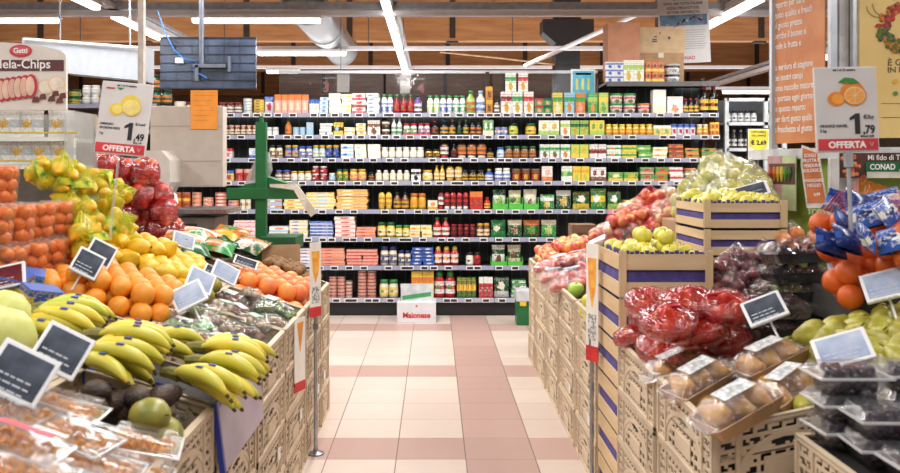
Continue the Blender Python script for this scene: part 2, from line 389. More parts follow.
# ================================================================ BACK GONDOLA
Y0 = 8.95; K = Y0/F
def wz(py): return H-(py-VY)*K
def wx(px): return (px-VX)*K
ROWY = [113.2, 135.2, 158.2, 181.2, 209.6, 237.6, 265.8, 298.2]
BAYW = 112.3; BAY0 = 382.0
bayname = ['far left', 'left', 'centre left', 'centre right', 'right']
GOND = mat((38, 38, 42), .5, var=.1); SHELFM = mat((60, 61, 66), .4, .3); STRIP = mat((150, 152, 172), .35, var=.06); STRIPL = mat((176, 178, 190), .35, var=.05)
def pegmat():
    m, nt, p = base_mat('perforated_back'); tc = N(nt, 'ShaderNodeTexCoord'); sp = N(nt, 'ShaderNodeSeparateXYZ'); nt.links.new(tc.outputs['Object'], sp.inputs[0])
    a = math_(nt, 'GREATER_THAN', math_(nt, 'SINE', math_(nt, 'MULTIPLY', sp.outputs[0], 63)), .93)
    nt.links.new(mixc(nt, a, lin((74, 82, 84)), lin((112, 120, 126))), p.inputs['Base Color']); p.inputs['Roughness'].default_value = .6; return m
PEG = pegmat()
for b in range(-3, 3):
    x0, x1 = wx(BAY0+BAYW*b), wx(BAY0+BAYW*(b+1)); w = x1-x0
    nm = {-3: 'dark shelving bay at the far end behind the dried apple display', -2: 'dark shelving bay behind the green bag stand and weighing scale', -1: 'dark shelving bay with cartons, between green bag stand and aisle centre',
          0: 'dark shelving bay with sauces and ketchup facing the aisle', 1: 'dark shelving bay of soups with green pouch trays', 2: 'dark shelving bay under the stacked cardboard cartons'}[b]
    r = empty('shelving_unit', nm, 'shelving', (x0, Y0, 0), group='bays of the tall goods wall')
    top = 2.46 if b == 2 else 2.12
    bm = bmesh.new(); bx(bm, .0, w, .50, .53, .05, top+.0); link('back_panel', mesh_of('back_panel', bm, PEG), r)
    bm = bmesh.new(); bx(bm, 0.0, w, .03, .5, .0, .14); bx(bm, 0, w, .02, .03, .02, .13); link('plinth', mesh_of('plinth', bm, BLACK), r)
    for k, xx in enumerate((0, w-.03)):
        bm = bmesh.new(); bx(bm, xx, xx+.03, .47, .5, .0, top+.03); bx(bm, xx+.004, xx+.026, .06, .47, .12, .16); link('upright', mesh_of('upright', bm, BLACK), r)
    rows = [wz(y) for y in ROWY]
    if b == 2: rows = [wz(81.6)] + rows
    if b == -3: rows[0] = wz(104); rows[1] = wz(130)
    for i, z in enumerate(rows):
        big = (b == 2 and i == 0)
        bm = bmesh.new(); bx(bm, .004, w-.004, 0, .46, z-.025, z, 0, .003)
        s = link('shelf', mesh_of('shelf', bm, SHELFM), r)
        if not big:
            bm = bmesh.new(); bx(bm, .002, w-.002, -.012, .0, z-.043, z+.003, 0, .002)
            link('price_strip', mesh_of('price_strip', bm, STRIPL if i == len(rows)-1 else STRIP), s)
        else:
            bm = bmesh.new(); bx(bm, 0, w, -.03, 0, z-.05, z, 0, .004); link('front_lip', mesh_of('front_lip', bm, mat((88, 88, 90), .5)), s)
# glass screen along the top of the wall
GL = film((225, 232, 236), .06, .08, 3, .1)
for b in range(-1, 2):
    x0, x1 = wx(BAY0+BAYW*b), wx(BAY0+BAYW*(b+1))
    bm = bmesh.new(); bx(bm, x0+.01, x1-.01, Y0+.50, Y0+.508, 2.07, wz(66))
    g = tag(link('glass_screen', mesh_of('glass_screen', bm, GL)), 'clear screen on top of the goods wall, %s' % {-1: 'behind the orange boxes and white cartons', 0: 'behind the green capped bottles', 1: 'behind the soup cartons'}[b], 'glass screen', 'clear screens on the goods wall')
    bm = bmesh.new(); bx(bm, x0, x1, Y0+.495, Y0+.515, wz(68), wz(65)); link('top_rail', mesh_of('top_rail', bm, GREYM), g)
for k, px in enumerate((490, 597)):
    bm = bmesh.new(); bx(bm, wx(px)-.02, wx(px)+.02, Y0+.44, Y0+.47, 2.06, wz(67), 0, .006)
    tag(link('screen_post', mesh_of('screen_post', bm, DKM)), 'dark upright post on the goods wall beside %s' % ('the amber jars', 'the pale blue poster')[k], 'post')

# ------------------------------------------------ packaged goods
CC = dict(w=(238,238,232), k=(34,30,30), r=(206,36,40), R=(140,26,32), o=(236,124,48), y=(244,208,62), g=(52,158,72), G=(28,98,52), l=(166,206,84), b=(48,96,196),
          B=(30,46,118), c=(150,202,230), p=(238,168,148), n=(128,78,48), e=(242,228,196), s=(188,192,198), a=(196,118,48), v=(106,66,146), t=(236,130,150), m=(222,168,40))
for _k in CC:
    _v = CC[_k]; _g = sum(_v)/3; CC[_k] = tuple(int(.86*q + .14*_g)*.96 for q in _v)
CACHE = {}
def goods(kind, w, h, cs, style, deep=None):
    """list of (part name, mesh, offset); the first is the body"""
    key = (kind, round(w, 4), round(h, 4), cs, style, deep)
    if key in CACHE: return CACHE[key]
    c1, c2, c3 = (CC[c] for c in cs); r = w*.48; out = []
    gl = mat(c1, .18, var=.12, coat=.3); 
    if kind == 'jar':
        out.append(('jar', lathe_mesh('jar', [(r*.86, 0), (r, h*.04), (r, h*.68), (r*.8, h*.78), (r*.8, h*.84)], gl, 14)))
        out.append(('label', lathe_mesh('label', [(r*1.015, h*.14), (r*1.015, h*.58)], pack(c2, c1, c3, 3), 14, cap=False)))
        out.append(('lid', lathe_mesh('lid', [(r*.9, h*.80), (r*.9, h*.97), (r*.85, h)], mat(c3, .35), 14)))
    elif kind == 'can':
        out.append(('can', lathe_mesh('can', [(r*.95, 0), (r, h*.05), (r*.985, h*.08), (r*.985, h*.92), (r, h*.95), (r*.95, h), (r*.9, h*.97)], pack(c1, c2, c3, style), 16)))
        out.append(('can_rim', lathe_mesh('can_rim', [(r*.9, h*.985), (r*1.01, h*.985), (r*1.01, h*1.01), (r*.9, h*1.01)], GREYM, 16)))
    elif kind == 'bot':
        out.append(('bottle', lathe_mesh('bottle', [(r*.9, 0), (r, h*.03), (r, h*.55), (r*.85, h*.66), (r*.42, h*.78), (r*.4, h*.88)], gl, 14)))
        out.append(('label', lathe_mesh('label', [(r*1.02, h*.12), (r*1.02, h*.5)], pack(c2, c1, c3, 3), 14, cap=False)))
        out.append(('cap', lathe_mesh('cap', [(r*.46, h*.86), (r*.48, h*.98), (r*.4, h)], mat(c3, .35), 12)))
    elif kind == 'mil':
        out.append(('bottle', lathe_mesh('bottle', [(r*.9, 0), (r, h*.03), (r, h*.6), (r*.9, h*.72), (r*.62, h*.82), (r*.6, h*.88)], mat(c1, .3, var=.04), 14)))
        out.append(('label', lathe_mesh('label', [(r*1.02, h*.1), (r*1.02, h*.55)], pack(c2, c1, c1, 0), 14, cap=False)))
        out.append(('cap', lathe_mesh('cap', [(r*.72, h*.86), (r*.72, h*.98), (r*.6, h)], mat(c3, .35), 12)))
    elif kind == 'sqz':
        out.append(('squeeze_bottle', lathe_mesh('squeeze_bottle', [(r*.8, h*.16), (r, h*.25), (r*.9, h*.5), (r, h*.72), (r*.85, h*.9), (r*.4, h)], gl, 16, 1, .6)))
        out.append(('label', lathe_mesh('label', [(r*.98, h*.28), (r*.94, h*.5), (r*1.01, h*.74)], pack(c2, c1, c1, 3), 16, 1, .62, cap=False)))
        out.append(('cap', lathe_mesh('cap', [(r*.72, 0), (r*.78, h*.02), (r*.8, h*.16), (r*.6, h*.19)], mat(c3, .35), 14, 1, .7)))
    elif kind == 'up':   # upright squeeze bottle with pointed cap
        out.append(('bottle', lathe_mesh('bottle', [(r*.85, 0), (r, h*.04), (r*.88, h*.35), (r, h*.62), (r*.7, h*.78), (r*.5, h*.8)], gl, 16, 1, .7)))
        out.append(('label', lathe_mesh('label', [(r*.98, h*.15), (r*.91, h*.35), (r*1.01, h*.6)], pack(c2, c1, c3, 3), 16, 1, .72, cap=False)))
        out.append(('cap', lathe_mesh('cap', [(r*.62, h*.78), (r*.62, h*.93), (r*.35, h)], mat(c3, .35), 12)))
    elif kind == 'tub':
        out.append(('tub', lathe_mesh('tub', [(r*.82, 0), (r*.98, h*.82)], pack(c1, c2, c3, style), 16)))
        out.append(('lid', lathe_mesh('lid', [(r*1.02, h*.8), (r*1.04, h*.97), (r*.98, h)], mat(c3, .4), 16)))
    elif kind in ('box', 'flat'):
        d = deep or max(.05, min(.3, w*.6)); out.append(('box', box_mesh('box', w*.96, d, h*.985, pack(c1, c2, c3, style), .003)))
    elif kind == 'pou':
        bm = bmesh.new(); nx, nz_ = 6, 8; grid = {}
        for sd in (0, 1):
            for i in range(nx+1):
                for j in range(nz_+1):
                    u, v = i/nx, j/nz_; th = (math.sin(math.pi*u)**.6)*(math.sin(math.pi*min(1, v*.93+.05))**.6)*w*.2*(1.2-.6*v)
                    if j in (nz_,) or i in (0, nx): th = .001
                    grid[sd, i, j] = bm.verts.new(((u-.5)*w*(.95-.05*math.sin(math.pi*v)), (-th if sd == 0 else th), v*h))
            for i in range(nx):
                for j in range(nz_):
                    q = [grid[sd, i, j], grid[sd, i+1, j], grid[sd, i+1, j+1], grid[sd, i, j+1]]
                    bm.faces.new(q if sd == 0 else list(reversed(q)))
        bmesh.ops.remove_doubles(bm, verts=bm.verts[:], dist=.0005)
        out.append(('pouch', mesh_of('pouch', bm, pack(c1, c2, c3, style, .25), True)))
    CACHE[key] = out
    return out
NAMES = dict(jar=('glass_jar', 'jar'), can=('tin_can', 'tin'), bot=('sauce_bottle', 'bottle'), mil=('milk_bottle', 'bottle'), sqz=('squeeze_bottle', 'squeeze bottle'), up=('sauce_squeezer', 'squeeze bottle'),
             tub=('plastic_tub', 'tub'), box=('food_carton', 'carton'), flat=('flat_food_box', 'box'), pou=('food_pouch', 'pouch'))
def put(kind, w, h, cs, style, loc, rotz, label, group=None, deep=None):
    parts = goods(kind, w, h, cs, style, deep)
    o = link(NAMES[kind][0], parts[0][1], None, loc, (0, 0, rotz)); tag(o, label, NAMES[kind][1], group)
    for nm, me in parts[1:]: link(nm, me, o)
    return o
GOODS = {
-1: """box 606 624 2 20 wbb 3 white and blue small carton
box 624 645 2 22 wlm 1 white and green soup carton
box 646 665 3 20 ryk 2 red pack with yellow top
tub 666 683 1 18 wks 2 white tub with dark rim""",
0: """jar 66 78 1 15 gmk 2 pickle jar with dark lid
jar 80 98 2 19 wsw 2 white yoghurt-like jar
jar 99 128 3 15 yoG 1 yellow preserve jar with yellow lid
jar 150 170 2 30 Gok 2 dark green preserve jar
can 172 184 1 12 wew 1 round white tin
jar 184 216 3 11 mkR 1 olive jar with dark lid
jar 217 241 3 11 nwR 1 brown spread jar with red lid
can 242 251 1 15 swc 5 silver and white flat tin
can 252 263 1 14 ymk 5 yellow and black flat tin
pou 263 273 1 17 wbr 1 white and blue paper bag
box 274 308 5 19 poe 1 orange and white biscuit carton
box 309 319 2 14 wbe 1 white carton with blue spot
flat 319 328 1 16 wcb 4 white and pale blue box
flat 329 341 1 20 wew 3 large plain white box
flat 341 352 1 19 wyc 4 white and yellow box
flat 352 366 1 20 wrr 3 white and red box
flat 366 379 1 20 wcb 5 white box with blue stripe
mil 381 393 2 19 wbg 1 white bottle with blue label
bot 393 414 3 19 Rrg 1 red juice bottle with green cap
bot 414 422 1 19 vwk 1 purple juice bottle
mil 427 440 2 18 wlg 1 white bottle with lime label
mil 440 453 2 18 wbg 1 white bottle with deep blue label
mil 453 466 2 18 wgg 1 white bottle with green label
bot 466 476 1 23 lrg 1 tall yellow-green dressing bottle
bot 476 486 1 23 wbc 1 tall white and blue dressing bottle
box 486 493 1 27 amk 2 amber and black carton
jar 494 500 1 14 nwk 1 dark jar with white label
box 501 512 1 22 wRm 1 white soup carton with maroon arch
box 512 523 1 22 wgm 1 white soup carton with green arch
box 524 534 1 22 wrm 1 white soup carton with red arch
box 535 544 1 15 grp 2 short green and red carton
box 544 552 1 15 gGp 2 short all-green carton
box 553 563 1 21 yge 1 yellow and green soup carton
box 565 575 1 21 cgo 1 pale blue and green soup carton
box 576 586 1 21 ogp 1 orange and green soup carton
box 588 598 1 21 glo 1 green and lime soup carton
box 599 609 1 21 lyg 1 yellow-lime soup carton
tub 611 638 2 20 wrg 2 white and red tub with green lid
tub 639 652 1 10 wro 1 single white and red tub
box 653 667 1 24 wew 1 tall white open display carton
box 668 684 1 17 wwo 1 white carton with orange foot
bot 684 700 3 15 kyr 1 small soy bottle with red cap
bot 701 720 2 28 kyr 1 large soy bottle with yellow label""",
1: """jar 75 98 3 13 yoy 1 yellow sauce jar with yellow lid
jar 222 257 6 10 nep 1 brown cream jar with pale lid
can 265 278 2 8 wsw 1 plain white tin
bot 284 291 1 16 aon 1 amber honey bear bottle
can 292 305 2 8 csc 1 pale blue tin
box 306 313 1 13 csc 1 pale blue upright carton
flat 319 332 2 12 wsw 4 white flat packet
box 333 343 1 13 ykc 1 bright yellow carton
flat 344 355 1 8 yww 2 yellow and white packet
flat 356 366 1 12 wyo 3 white and yellow packet
box 367 380 1 15 wnn 1 white carton with brown picture
tub 381 390 1 15 nek 2 brown and cream tub
bot 391 402 2 17 wgw 1 white bottle with green label
jar 403 417 2 12 wgr 1 white jar with red lid
jar 418 430 2 12 wvr 1 white and violet jar
bot 431 439 1 15 knr 1 dark bottle with red cap
bot 440 449 1 16 kmb 1 dark bottle with blue cap
bot 449 456 1 16 kmo 1 dark bottle with orange cap
bot 457 462 1 14 kGG 1 slim dark green bottle
bot 463 469 1 16 kmg 1 dark bottle with green cap
bot 470 482 2 16 kok 1 black bottle with orange label
box 483 494 2 16 gew 1 tall green carton
can 495 508 2 8 bwo 1 blue and white tin
jar 509 519 1 12 lyk 1 yellow-green relish jar
jar 526 537 1 12 myG 1 golden relish jar
box 539 560 2 15 wlm 1 white carton with green picture
box 561 571 1 15 wlo 1 white carton with orange picture
box 571 589 2 15 lGm 1 lime and dark green carton
box 590 605 2 15 ylg 1 yellow and lime carton
jar 606 654 7 11 yoy 1 yellow-orange spice jar
box 654 672 2 10 ywg 1 yellow box with white window
can 672 697 4 11 wbr 1 white, red and blue tin
jar 698 710 2 11 yoe 1 golden jar with cream lid
box 711 720 2 13 oyk 2 orange and yellow carton""",
2: """box 222 232 1 10 wrt 1 white carton with pink picture
box 248 257 1 10 wbc 1 white carton with blue print
jar 268 282 2 13 enk 1 cream jar with black lid
jar 284 298 2 13 bmm 1 blue jar with gold lid
jar 298 312 2 12 ebb 1 cream jar with blue lid
jar 312 325 2 13 cem 1 pale blue jar with gold lid
jar 325 339 2 13 Bbm 1 navy jar with gold lid
flat 340 353 1 14 wcb 2 white box with pale blue front
flat 354 366 1 14 ewc 2 cream box with blue corner
flat 367 380 1 14 wee 2 pale cream box
jar 381 424 6 11 eww 1 mayonnaise jar with white lid
jar 425 440 2 9 mkk 1 olive squat jar
sqz 440 449 1 15 nwr 1 brown sauce squeezer with white cap
bot 451 457 1 14 kRk 1 thin black bottle
sqz 457 487 3 15 noe 1 brown and orange sauce squeezer
bot 487 494 1 10 kmk 1 short dark bottle
jar 497 505 1 11 cwb 1 white and blue jar
jar 505 537 4 12 naG 1 dark antipasto jar
box 540 560 2 14 wgn 1 white carton with green arch
box 561 571 1 14 wgo 1 white carton with orange arch
box 571 589 2 14 lym 1 lime and yellow carton
box 590 607 2 14 wRR 1 white and maroon carton
flat 607 622 1 13 wgo 2 white box with orange spot
flat 622 637 1 13 ygg 2 yellow and green box
flat 638 652 1 13 gle 2 green box with cream picture
flat 653 668 1 11 wyo 2 white box with yellow spot
flat 669 684 1 14 nor 3 brown and orange box
flat 686 700 1 10 ogk 2 orange and green box
flat 702 717 1 10 gok 2 green and orange box""",
3: """box 223 233 1 11 ybr 1 yellow and blue carton
can 234 250 2 12 rpR 1 red tomato tin
jar 274 290 2 11 neb 1 dark jar with blue lid
jar 290 311 3 10 ewm 1 cream jar with gold lid
jar 311 327 2 15 Rrw 2 red jam jar
jar 328 335 1 8 csw 1 small pale blue jar
jar 336 348 2 12 mgG 1 gold and green jar
jar 349 366 2 12 ytm 1 gold jar with pink label
jar 368 374 1 9 kak 1 small black jar
up 375 410 5 11 eew 1 cream squeeze bottle with white cap
box 411 421 1 12 wkk 1 black and white carton
jar 422 433 1 11 eym 1 cream jar with golden lid
bot 434 445 2 16 mem 1 tall honey bottle
sqz 446 463 2 15 mem 1 golden honey squeezer
jar 461 485 3 11 kmk 1 dark jar with gold label
bot 485 494 1 12 bwm 1 blue bottle with gold cap
jar 495 511 2 13 wbw 1 white jar with blue label
can 512 541 3 12 Rnm 1 dark red bean tin
box 542 553 1 15 wop 1 white carton with coral picture
box 562 573 1 15 wgl 1 white carton with lime picture
box 573 590 2 15 yml 1 yellow and gold carton
box 591 607 2 14 wnR 1 white carton with brown band
flat 608 623 1 9 gye 1 green and yellow flat box
flat 624 639 1 9 gym 1 green and gold flat box
flat 640 654 1 14 gpr 2 green and coral box
flat 655 669 1 14 gor 2 green box with orange front
flat 670 684 1 14 wrr 2 white and red meal box
tub 685 712 2 13 Geo 1 round green tub""",
4: """can 172 189 2 17 ryR 2 red and yellow tin
can 190 200 1 17 pon 4 salmon and brown flat tin
can 201 212 1 12 poe 3 salmon and orange flat tin
can 213 225 1 17 pre 5 salmon and red flat tin
can 226 238 1 9 pob 2 salmon and blue flat tin
can 239 250 2 10 wyb 1 white and yellow tin
flat 267 282 1 11 cow 2 pale blue and orange box
flat 283 304 1 14 ywo 4 yellow cracker box
flat 306 335 1 17 ywc 5 long yellow and white box
flat 336 368 1 20 ytw 6 long yellow and pink box
sqz 378 392 2 17 yam 1 yellow mustard squeezer
bot 393 409 2 17 nmk 1 brown mustard bottle
jar 410 426 2 16 mmo 1 mustard jar with orange lid
flat 427 437 1 9 emo 1 small cream box
sqz 438 444 1 17 Rwr 1 dark red sauce squeezer
sqz 444 469 4 17 rkw 1 red barbecue sauce squeezer
box 470 483 2 18 roR 1 bright red carton
bot 484 491 1 12 ryr 1 red and yellow bottle
pou 493 507 1 20 wGl 1 white and dark green pouch
pou 509 522 1 19 elG 1 cream and green pouch
pou 524 538 1 20 wen 1 white pouch with brown picture
pou 541 556 1 15 gwy 1 green and white risotto pouch
pou 557 573 1 19 Gwm 1 dark green risotto pouch
pou 574 592 1 18 Gyw 1 dark green and yellow pouch
pou 592 608 1 21 gyw 1 bright green vegetable pouch
pou 609 623 1 18 Glw 1 lime fronted green pouch
flat 625 640 1 9 ygo 2 small yellow and green box""",
5: """flat 233 256 1 17 wtp 4 white and pink biscuit box
flat 268 288 1 11 wco 2 white and pale blue biscuit box
flat 289 308 1 17 wyb 5 white and yellow biscuit box
flat 309 333 1 16 bwb 5 bright blue biscuit box
flat 334 355 1 21 wpr 5 white and coral biscuit box
flat 356 376 1 10 por 3 coral and orange box
jar 377 395 2 15 yeG 1 large yellow jar with green lid
jar 395 410 2 12 yeg 1 small yellow jar with green lid
flat 410 432 2 12 eyo 2 cream and yellow box
bot 433 450 2 20 rwg 1 red ketchup bottle with green cap
jar 451 476 4 13 RkR 1 dark red sauce jar
jar 477 490 2 14 nem 1 brown jar with golden lid
pou 491 507 1 17 gGe 1 green soup pouch with cream picture
pou 508 523 1 17 Gen 1 dark green pouch with brown picture
pou 524 541 1 17 Gog 1 dark green pouch with orange picture
pou 542 558 1 17 gel 1 green pouch with pale picture""",
6: """flat 296 319 1 17 wpb 5 white and salmon box
flat 320 345 1 17 por 5 coral pack of tins
flat 346 378 2 16 prp 5 pink and red pack of tins
jar 380 397 2 19 eBB 1 tall mayonnaise jar with navy lid
jar 398 411 2 15 eBB 1 short mayonnaise jar with navy lid
flat 411 434 2 18 bBw 5 deep blue pasta box
up 434 459 3 19 rwy 1 red ketchup bottle with yellow cap
jar 466 474 1 13 ewk 1 cream jar with black top
jar 474 481 1 13 rRk 1 red jar with black top
pou 492 506 1 20 wGn 1 white and green couscous pouch
pou 508 522 1 20 eGn 1 cream and green couscous pouch""",
7: """can 328 345 2 21 pnR 6 coral and brown tin
can 345 352 1 17 pns 5 coral and grey tin
can 357 376 2 27 pRn 8 coral and maroon tin
jar 379 398 2 18 eyg 1 yellow mayonnaise jar with green lid
box 411 434 2 27 yom 1 yellow pasta carton
up 434 456 2 27 rwg 1 big red ketchup bottle with green cap
box 457 476 4 21 Gyo 1 green and yellow striped sachet
box 479 493 3 21 rwR 1 red tube pack
pou 494 510 1 20 Gwe 1 dark green gnocchi pouch
flat 512 526 1 18 gwG 4 green and white flat box""",
}
TAG = mat((228, 230, 234), .4, var=.02); TAGS = mat((52, 46, 50), .4, var=.3, scale=120)
tagbm = bmesh.new(); bx(tagbm, -.040, .040, -.008, 0, -.021, .021, 0, .003); TAGME = mesh_of('price_tag', tagbm, TAG)
tagbm = bmesh.new(); bx(tagbm, -.031, .031, -.0095, -.007, -.013, .013); TAGSC = mesh_of('tag_screen', tagbm, TAGS)
shelf_words = {-1: 'on the topmost shelf', 0: 'second shelf from top', 1: 'third shelf from top', 2: 'fourth shelf from top', 3: 'fifth shelf from top', 4: 'fifth shelf up', 5: 'third shelf up', 6: 'second shelf up', 7: 'bottom shelf'}
shelf_words = {-1: 'highest shelf under the cartons', 0: 'eighth shelf up', 1: 'seventh shelf up', 2: 'sixth shelf up', 3: 'fifth shelf up', 4: 'fourth shelf up', 5: 'third shelf up', 6: 'second shelf up', 7: 'lowest shelf'}
for row, txt in GOODS.items():
    for ln in txt.split('\n'):
        kind, a, b, n, h, cs, st, desc = ln.split(None, 7)
        a, b, n, h, st = float(a), float(b), int(n), float(h), int(st)
        z0 = wz(81.6) if row == -1 else wz(ROWY[row])
        if a < 158 and row == 0: z0 = wz(104)
        if a < 158 and row == 1: z0 = wz(130)
        w = (b-a)/n*K; hh = h/st*K
        style = (sum(map(ord, desc)) % 4) if kind in ('box', 'flat', 'pou', 'can', 'tub') else 0
        if kind == 'flat': style = (3, 1)[len(desc) % 2]
        if 'arch' in desc or 'soup carton' in desc: style = 0
        deep = .22 if kind == 'flat' else None
        dpt = {'flat': .12, 'box': max(.05, min(.3, w*.6))/2+.012}.get(kind, w*.5+.012)
        for i in range(n):
            for k in range(st):
                x = wx(a) + w*(i+.5)
                hk = hh
                lab = desc + ', '
                if n > 1 and st > 1: lab += '%s stack, %s from bottom, ' % (ORD[i], ORD[k])
                elif n > 1: lab += '%s of %d, ' % (ORD[i], n)
                elif st > 1: lab += ('top of stack, ' if k == st-1 else '%s from bottom of stack, ' % ORD[k])
                lab += shelf_words[row]
                jit = 0 if kind != 'flat' else random.uniform(-.008, .008)
                rz = random.uniform(-.12, .12) if kind in ('box', 'pou') and n < 4 and st == 1 else random.uniform(-.03, .03)
                put(kind, w, hk, cs, style, (x+jit, Y0+dpt+random.uniform(0, .012)+abs(rz)*.1, z0+k*hk+.001), rz, lab, desc + ' row' if n*st > 1 else None, deep)
        if row >= 0 and b > 215:
            tx = wx((a+b)/2); tx += .02 if b-a > 18 else 0
            o = link('price_tag', TAGME, None, (tx, Y0-.012, z0-.021)); tag(o, 'shelf edge price tag under the ' + desc + ', ' + shelf_words[row], 'price tag', 'electronic price tags on the shelf edges')
            link('tag_screen', TAGSC, o)
            if b-a > 18:
                o = link('price_tag', TAGME, None, (wx((a+b)/2)-.13, Y0-.012, z0-.021)); tag(o, 'extra price tag left under the ' + desc + ', ' + shelf_words[row], 'price tag', 'electronic price tags on the shelf edges')
                link('tag_screen', TAGSC, o)
# upper tier: two soup cartons leaning on top of the lower ones
for (a, b, c, nm) in ((506, 517, 'wgm', 'white soup carton with green arch lying on top of the row, second tier'), (519, 529, 'wrm', 'white soup carton with red arch lying on top of the row, second tier')):
    put('box', (b-a)*K, 19*K, c, 0, (wx((a+b)/2), Y0+.08, wz(ROWY[0])+22*K+.002), -.15, nm)
# green trays under the pouches
for (a, b, row, h, nm) in ((493, 508, 4, 14, 'green card tray holding the white and dark green pouch'), (509, 523, 4, 14, 'green card tray holding the cream and green pouch'), (524, 539, 4, 14, 'green card tray holding the white pouch with brown picture'),
                     (491, 507, 6, 10, 'green card tray holding the white couscous pouch'), (508, 523, 6, 10, 'green card tray holding the cream couscous pouch'), (403, 430, 1, 4, 'low red card tray under the white lidded jars')):
    w, z = (b-a)*K, wz(ROWY[row]); bm = bmesh.new(); hh = h*K*.4
    bx(bm, -w/2, w/2, -.002, .002, 0, hh); bx(bm, -w/2, -w/2+.004, 0, .15, 0, hh*2.1); bx(bm, w/2-.004, w/2, 0, .15, 0, hh*2.1); bx(bm, -w/2, w/2, 0, .15, 0, .003)
    tag(link('display_tray', mesh_of('display_tray', bm, mat((80, 180, 60), .5) if row != 1 else REDP), None, (wx((a+b)/2), Y0+.006, z+.001)), nm, 'tray')
# cardboard cartons on the very top
for (a, b, t, bt, y, m, nm, pr) in ((608, 640, 22, 81, 9.2, mat((202, 146, 116), .8, var=.06), 'plain salmon brown cardboard carton, tall, beside the stacked pale carton', 0), (638, 684, 53, 81, 9.25, CARD, 'lower brown cardboard carton behind the white tubs', 1), (638, 685, 27, 53, 9.25, CARDL, 'upper pale cardboard carton with small printed marks, near the ceiling', 2)):
    A, B = P(a, t, y), P(b, bt, y); bm = bmesh.new(); bx(bm, A.x, B.x, y, y+.28, wz(81.6)+.002 if bt == 81 else P(0, 53, y).z, A.z, 0, .004)
    if bt == 81 and a == 638: pass
    c = tag(link('cardboard_carton', mesh_of('cardboard_carton', bm, m)), nm, 'cardboard box')
    if pr == 1:
        bm = bmesh.new(); bx(bm, (A.x+B.x)/2-.03, (A.x+B.x)/2+.03, y-.002, y, A.z-.05, A.z); link('packing_tape', mesh_of('packing_tape', bm, mat((222, 214, 200), .4)), c)
    if pr == 2:
        bm = bmesh.new(); x = A.x+.15
        for dx, dz, w, h in ((0, -.14, .05, .012), (.02, -.11, .03, .012), (-.005, -.16, .06, .01), (.17, -.13, .022, .028), (.075, -.07, .015, .012)): bx(bm, x+dx, x+dx+w, y-.003, y-.001, A.z+dz, A.z+dz+h)
        link('printed_mark', mesh_of('printed_mark', bm, mat((60, 60, 110), .7)), c)
# pale blue poster on top of the wall
A, B = P(573, 71, Y0+.2), P(594, 94, Y0+.2); bm = bmesh.new(); bx(bm, A.x, B.x, Y0+.2, Y0+.21, wz(ROWY[0])+.14, A.z)
s = tag(link('shelf_poster', mesh_of('shelf_poster', bm, mat((90, 190, 220), .5))), 'bright pale blue poster standing behind the soup cartons', 'poster')
bm = bmesh.new(); bx(bm, A.x-.02, B.x+.015, Y0+.211, Y0+.22, 2.07, A.z+.02); link('white_backing', mesh_of('white_backing', bm, WHITE), s)
bm = bmesh.new()
for i in range(3):
    bx(bm, A.x+.03+i*.06, A.x+.055+i*.06, Y0+.197, Y0+.2, A.z-.2, A.z-.08); bx(bm, A.x+.03, B.x-.03, Y0+.196, Y0+.199, A.z-.04-.0*i, A.z-.02)
link('printed_figure', mesh_of('printed_figure', bm, mat((236, 220, 110), .5)), s)
# ================================================================ PRODUCE ISLANDS
# sloped stands that carry the crates (hidden under them)
STAND = mat((70, 66, 60), .7)
for s, x0, t, nm, y1 in ((-1, XL, math.tan(AL), 'dark sloped produce stand under the crates left of the aisle', 5.46), (1, XR, math.tan(AR), 'dark sloped produce stand under the crates right of the aisle', 6.9)):
    prof = [(x0+.45, .02), (x0+.45, .50), (x0+.83, .50), (x0+.86, ZR+t*.86), (1.89, ZR+t*.86), (1.89, .02)]
    bm = bmesh.new(); prism(bm, [(s*x, z) for x, z in prof], 1.0, y1)
    tag(link('produce_stand', mesh_of('produce_stand', bm, STAND)), nm, 'stand')
PLAT_L, PLAT_R = ZR+math.tan(AL)*.86, ZR+math.tan(AR)*.86
# ---- perforated folding crate
def crate_side(L, Hc, seed=0):
    """solid/hole grid in cm"""
    nu, nv = int(round(L*100)), int(round(Hc*100)); rows = []
    for v in range(nv):
        r = []
        for u in range(nu):
            s = True; cu = nu/2
            e = math.hypot((u+.5-cu)/(nu*.36), (v+.5)/(nv*.70))
            if v >= 2 and v < nv-3 and 2 <= u < nu-2:
                if e < .84: s = not ((u % 4 != 0) and (v % 3 != 1))
                elif e < 1.0: s = True
                else: s = not ((u+v) % 4 in (0, 1, 2) and v % 3 != 0)
                if abs(u+.5-cu) < nu*.13 and 3 <= v <= nv*.42: s = True      # plain label field
                if abs(u-nu*.17) < 1 or abs(u+1-nu*.83) < 1: s = True        # posts
            if v == nv-3 and u % 4 == 2: s = False
            if abs(u+.5-cu) < nu*.1 and nv-8 <= v <= nv-7: s = False         # hand slot
            r.append(s)
        rows.append(r)
    return rows, nu, nv
